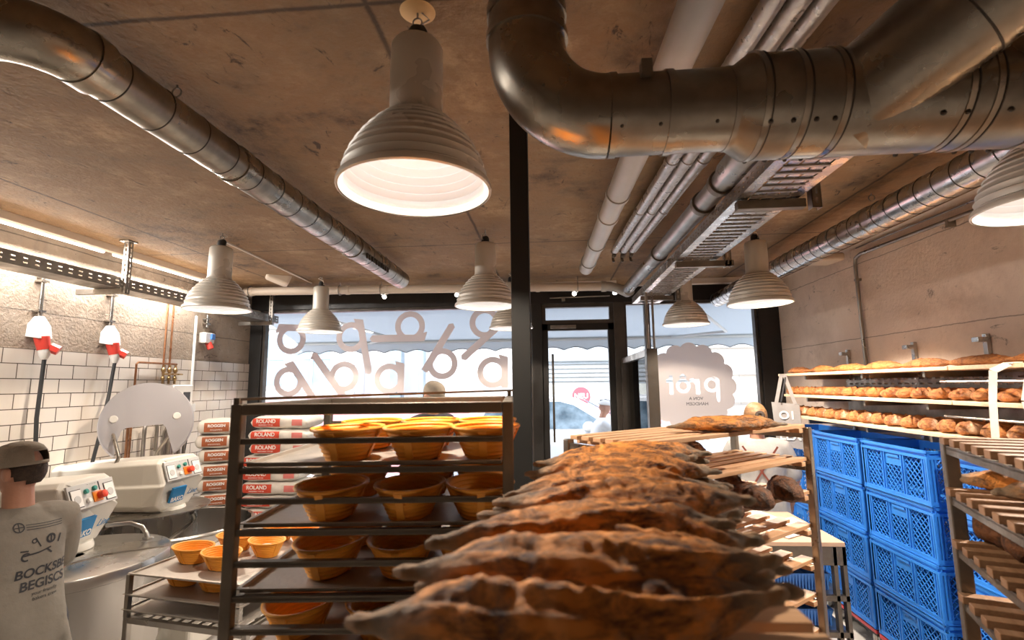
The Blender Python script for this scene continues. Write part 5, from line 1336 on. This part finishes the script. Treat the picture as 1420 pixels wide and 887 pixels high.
# seal
p=P(958,536,Y=YB); RS=.50
nsc=16
outl=[]
for k in range(nsc*10):
    a=2*PI*k/(nsc*10); outl.append(((RS-.035+.045*abs(math.cos(nsc*a/2))**.7)*math.cos(a),(RS-.035+.045*abs(math.cos(nsc*a/2))**.7)*math.sin(a)))
def tr(loops,dx,dy,s=1): return [[(dx+s*x,dy+s*y) for x,y in l] for l in loops]
# mirrored word seen from inside:  t ô r q
LS=[]
def ring2(cx,cy,R,r): 
    # C-shaped ring with hairline gap keeps the counter attached
    return [circ(cx,cy,R),circ(cx,cy,r)]
LS+=tr(union_ring_stem(.085,.050,(.045,.085,-.20,.09),0),.235,.02)
LS+=[[(.10,.09),(.10,-.085),(.055,-.085),(.055,.02),(.03,.055),(-.01,.05),(-.01,.09),(.03,.095),(.055,.075),(.06,.09)]]
LS+=[circ(-.085,.01,.080),circ(-.085,.01,.046)]
LS+=[[(-.13,.115),(-.085,.15),(-.04,.115),(-.055,.10),(-.085,.122),(-.115,.10)]]
LS+=[[(-.20,.13),(-.20,-.085),(-.24,-.085),(-.24,.05),(-.275,.05),(-.275,.09),(-.24,.09),(-.24,.13)]]
seal=poly_fill('window_seal',[outl]+LS,'frosted_film',loc=(p.x,YB-.002,p.z)); tag(seal,'large scalloped frosted round seal on the right shop window','window sticker')
text('lettering','VON A',.050,'ink_dark',seal,frame((.05,-.002,-.135),(1,0,0),(0,0,1)),.0003,mirror=True)
text('lettering','HANDGEM',.050,'ink_dark',seal,frame((.06,-.002,-.195),(1,0,0),(0,0,1)),.0003,mirror=True)
# ============================================================ OUTSIDE
m=MB(); m.box(-30,30,YB+.15,YB+3.0,-.25,-.10); tag(struct(m.build('sidewalk','street')))
m=MB(); m.box(-30,30,YB+3.0,40,-.35,-.20); struct(m.build('street_surface','street'))
# shop awning
aw_=empty('shop_awning',(-.6,YB+.15,2.95),label='pale striped canvas awning with a scalloped edge outside the shop window',cat='awning')
m=MB(); m.prism([(-.02,0.02),(1.55,-.40),(1.55,-.41),(-.02,.0)],-3.4,3.6,'x')
m.build('canvas','awning_canvas',aw_)
m=MB()
x=-3.4; lo=[]
k=0; pts=[]
nS=int(7.0/.34)
bot=[]
for i in range(nS*8+1):
    x=-3.4+7.0*i/(nS*8); bot.append((x,-.58+.045*abs(math.sin(PI*i/8))))
m=MB(); m.v=[];
vs=[(x,1.55,-.40) for x,z in bot]+[(x,1.55,z) for x,z in bot]+[(x,1.556,-.40) for x,z in bot]+[(x,1.556,z) for x,z in bot]; q=len(bot)
m.add(vs,[(i,i+1,q+i+1,q+i) for i in range(q-1)]+[(2*q+i,3*q+i,3*q+i+1,2*q+i+1) for i in range(q-1)])
m.build('valance','awning_canvas',aw_)
m=MB(); m.tube([(x,1.553,z) for x,z in bot],.006,6); m.build('valance_piping','canvas_edge',aw_,True)
m=MB(); m.tube([(-3.4,1.53,-.42),(3.6,1.53,-.42)],.022,10)
for x in (-2.2,2.4): m.tube([(x,.0,-.25),(x+.55,.8,-.42),(x,1.5,-.42)],.02,8)
m.tube([(-3.4,1.50,-.38),(3.6,1.50,-.38)],.016,8); m.build('frame','panel_grey',aw_,True)
# buildings opposite
def facade(name,x0,x1,y,h,mat,label,wins,shut=(),bands=()):
    r=empty(name,((x0+x1)/2,y,0),label=label,cat='building'); cx=(x0+x1)/2
    m=MB(); m.box(x0-cx,x1-cx,0,5,-.2,h); m.build('wall',mat,r)
    for wx0,wx1,z0,z1 in wins:
        m=MB(); m.box(wx0-cx-.08,wx1-cx+.08,-.06,.02,z0-.08,z1+.08); f=m.build('window','render_cream',r)
        m=MB(); m.box(wx0-cx,wx1-cx,-.07,-.05,z0,z1); m.build('pane','window_blue',f)
        m=MB(); m.box((wx0+wx1)/2-cx-.03,(wx0+wx1)/2-cx+.03,-.09,-.06,z0,z1); m.box(wx0-cx,wx1-cx,-.09,-.06,(z0+z1)/2,(z0+z1)/2+.05); m.build('window_bar','render_cream',f)
    for sx0,sx1,z0,z1 in shut:
        m=MB(); z=z0
        while z<z1: m.box(sx0-cx,sx1-cx,-.08,-.01,z,z+.075); z+=.11
        m.box(sx0-cx-.1,sx1-cx+.1,-.16,0,z1,z1+.45); m.build('roller_shutter','shutter',r)
    for z,t in bands:
        m=MB(); m.box(x0-cx,x1-cx,-.14,0,z,z+t); m.build('cornice','panel_grey',r)
    return r
facade('opposite_building',-16,-5.2,13.0,9,'render_cream','pale house with tall windows across the street, at the far left',[(-8.4,-7.2,1.9,3.3),(-6.9,-5.9,1.9,3.3),(-8.4,-7.2,4.0,5.6),(-6.9,-5.9,4.0,5.6)],(),((1.6,.12),(3.45,.25)))
facade('opposite_building',-5.2,-.9,13.6,9,'render_cream','bright white house wall across the street behind the letters',[],(),((3.6,.1),))
facade('opposite_building',-.9,3.7,13.2,9,'render_cream','house with grey roller shutters across the street behind the door',[(2.3,3.4,4.2,5.6)],((-.8,2.2,1.6,2.45),(2.5,3.6,.6,2.4)),((2.95,.3),(3.9,.15)))
facade('opposite_building',3.7,14,13.4,9,'pale_brick','pale brick house with stone bands across the street, at the right',[(5.0,5.8,4.2,5.8)],(),((1.35,.10),(2.05,.08),(2.75,.22),(3.4,.1)))
m=MB(); m.box(-4.25,-3.95,12.9,13.2,-.2,6); m.box(-3.5,-3.35,12.9,13.2,-.2,6); tag(m.build('facade_column','window_blue',None),'pair of blue-grey vertical columns on the white wall across the street','column')
# hoarding / pink fence and roundel banner
hb=empty('street_banner',(-4.2,11.8,0),label='long pink and pale banner fence across the street, low behind the window',cat='banner')
m=MB(); m.box(-4.5,3.0,0,.06,-.2,1.52); m.build('pink_panel','hoarding_pink',hb)
m=MB(); m.box(-4.5,3.0,-.02,.08,1.52,1.56); m.build('top_rail','panel_grey',hb)
bn=empty('street_banner',(.4,12.3,0),label='pale banner with a red roundel and a pink stripe seen through the door',cat='banner')
m=MB(); m.box(-1.2,3.2,0,.06,-.2,1.85); m.build('pale_panel','hoarding_pale',bn)
m=MB(); m.box(-1.2,3.2,-.02,0,.9,1.32); m.build('pink_stripe','hoarding_pink',bn)
rp=P(806,549,Y=12.27)
m=MB(); m.prism(circ(rp.x-.4,rp.z,.22,32),-.035,-.02,'y'); m.build('roundel','roundel_red',bn)
text('lettering','NEU',.17,'ink_white',bn,frame((rp.x-.4,-.037,rp.z),(1,0,0),(0,0,1)),.002,bold=.004)
# car
def car(loc,label,scale=1):
    r=empty('car',loc,0,label,'car')
    m=MB(); body=[(-2.2,.25),(-2.2,.95),(-2.0,1.02),(-.9,1.05),(1.05,1.02),(1.75,.92),(2.1,.72),(2.15,.30),(1.8,.22),(-1.9,.22)]
    m.prism(body,0,1.75,'y'); m.build('body','car_white',r,bevel=.06,seg=3)
    m=MB(); cab=[(-2.1,1.0),(-1.75,1.48),(-1.3,1.58),(-.35,1.58),(.0,1.52),(.95,1.0)]
    m.loft([[(x,.12,z) if z<1.1 else (x,.22,z) for x,z in cab],[(x,1.63,z) if z<1.1 else (x,1.53,z) for x,z in cab]]); m.build('cabin','car_white',r,bevel=.03,seg=3)
    for a in ([(-1.75,1.06),(-1.55,1.42),(-1.0,1.49),(-.95,1.06)],[(-.86,1.06),(-.88,1.49),(-.35,1.50),(-.12,1.44),(.50,1.06)]):
        m=MB(); m.loft([[(x,.105+(z-1.0)*.17,z) for x,z in a],[(x,.13+(z-1.0)*.17,z) for x,z in a]]); m.build('side_window','car_glass',r)
    m=MB(); a=[(.07,1.49),(.86,1.05)]; m.add([(a[0][0],.26,a[0][1]+.02),(a[0][0],1.49,a[0][1]+.02),(a[1][0]+.02,1.58,a[1][1]+.02),(a[1][0]+.02,.17,a[1][1]+.02)],[(0,1,2,3)]); o=m.build('windscreen','car_glass',r); s=o.modifiers.new('t','SOLIDIFY'); s.thickness=.02
    for x in (-1.35,1.35):
        m=MB(); m.tube([(x,-.01,.31),(x,.2,.31)],.31,28); w=m.build('wheel','rubber',r,True)
        m=MB(); m.tube([(x,-.02,.31),(x,0,.31)],.19,20); m.build('hub_cap','panel_grey',w,True)
    m=MB(); m.ball((.10,-.06,1.10),.10,.08,.09,14); m.build('mirror','panel_grey',r,True)
    m=MB(); m.tube(arc((.42,-.012,.78),.15,0,2*PI,28,(1,0,0),(0,0,1)),.035,8); m.build('ring_mark','ink_dark',r,True)
    m=MB(); m.box(-.25,-.05,-.03,0,.86,.90); m.build('door_handle','panel_grey',r)
    return r
cc=car((.55,9.5,-.2),'white car parked outside, seen through the glass door'); cc.scale=(1.15,)*3
c2=car((6.6,10.4,-.2),'second white car farther right, half hidden by the window seal')
# cyclist
cyc=P(817,575,Y=8.3)
cy,HMc=person((cyc.x,8.3,-.14),-PI/2+.1,'cyclist in a white top wearing a striped helmet outside the door','ink_white','cloth_dark',vox=.016,lean=.22,hpitch=-.1,arms=(((-.18,.0,1.36),(-.20,.25,1.15),(-.20,.45,1.08)),((.18,0,1.36),(.20,.25,1.15),(.20,.45,1.08))))
m=MB(); m.M=HMc; m.ball((0,-.005,.055),.095,.125,.085,24); inv=HMc.inverted(); k2=MB(); k2.v=m.v; k2.f=[f for i_,f in enumerate(m.f) if all((inv@Vector(m.v[i])).z>.03 for i in f)]; k2.m=[0]*len(k2.f)
h=k2.build('helmet','ink_white',cy,True); s=h.modifiers.new('t','SOLIDIFY'); s.thickness=.012
m=MB(); m.M=HMc
for x in (-.05,-.018,.018,.05): m.tube([(x,-.10,.10),(x*1.1,0,.142-abs(x)*.35),(x,.10,.10)],.007,6)
m.build('helmet_vent','ink_dark',h,True)
bk=empty('bicycle',(cyc.x+.1,8.3,-.2),0,label='bicycle ridden by the helmeted cyclist outside',cat='bicycle')
for x in (-.5,.55):
    m=MB(); m.tube(arc((x,0,.34),.33,0,2*PI,32,(1,0,0),(0,0,1)),.018,8); m.build('wheel','rubber',bk,True)
m=MB(); m.tube([(-.5,0,.34),(-.15,0,.30),(.35,0,.75),(-.22,0,.72),(-.15,0,.30)],.016,8); m.tube([(-.5,0,.34),(-.22,0,.72),(-.25,0,.9)],.014,8); m.tube([(.55,0,.34),(.33,0,.9)],.016,8); m.build('frame','ink_dark',bk,True)
m=MB(); m.tube([(.38,-.25,.95),(.33,0,.92),(.38,.25,.95)],.012,8); m.build('handlebar','ink_dark',bk,True)
m=MB(); m.ball((-.26,0,.93),.12,.07,.03,12); m.build('saddle','rubber',bk,True)
m=MB(); m.tube([(-5,12.3,-.2),(-5,12.3,6)],.05,10); tag(m.build('street_lamp_post','panel_grey',None,True),'thin grey street post across the road, left','post')
# ============================================================ LIGHT
w=bpy.data.worlds.new('world'); SC.world=w; w.use_nodes=True; bg=w.node_tree.nodes['Background']
sky=w.node_tree.nodes.new('ShaderNodeTexSky'); sky.sky_type='NISHITA'; sky.sun_elevation=math.radians(48); sky.sun_rotation=math.radians(200); sky.sun_disc=False; sky.air_density=1; sky.dust_density=2
mixn=w.node_tree.nodes.new('ShaderNodeMix'); mixn.data_type='RGBA'; mixn.inputs['Factor'].default_value=.5; mixn.inputs['B'].default_value=(3.2,3.4,3.6,1)
w.node_tree.links.new(sky.outputs[0],mixn.inputs['A']); w.node_tree.links.new(mixn.outputs['Result'],bg.inputs['Color']); bg.inputs['Strength'].default_value=.75
sl=bpy.data.lights.new('sun','SUN'); sl.energy=4.2; sl.angle=.02; sl.color=(1,.96,.9); so=bpy.data.objects.new('sun',sl); COL.objects.link(so)
d=Vector((.35,1.0,-.95)); so.rotation_euler=d.to_track_quat('-Z','Y').to_euler()
SC.view_settings.exposure=0.12
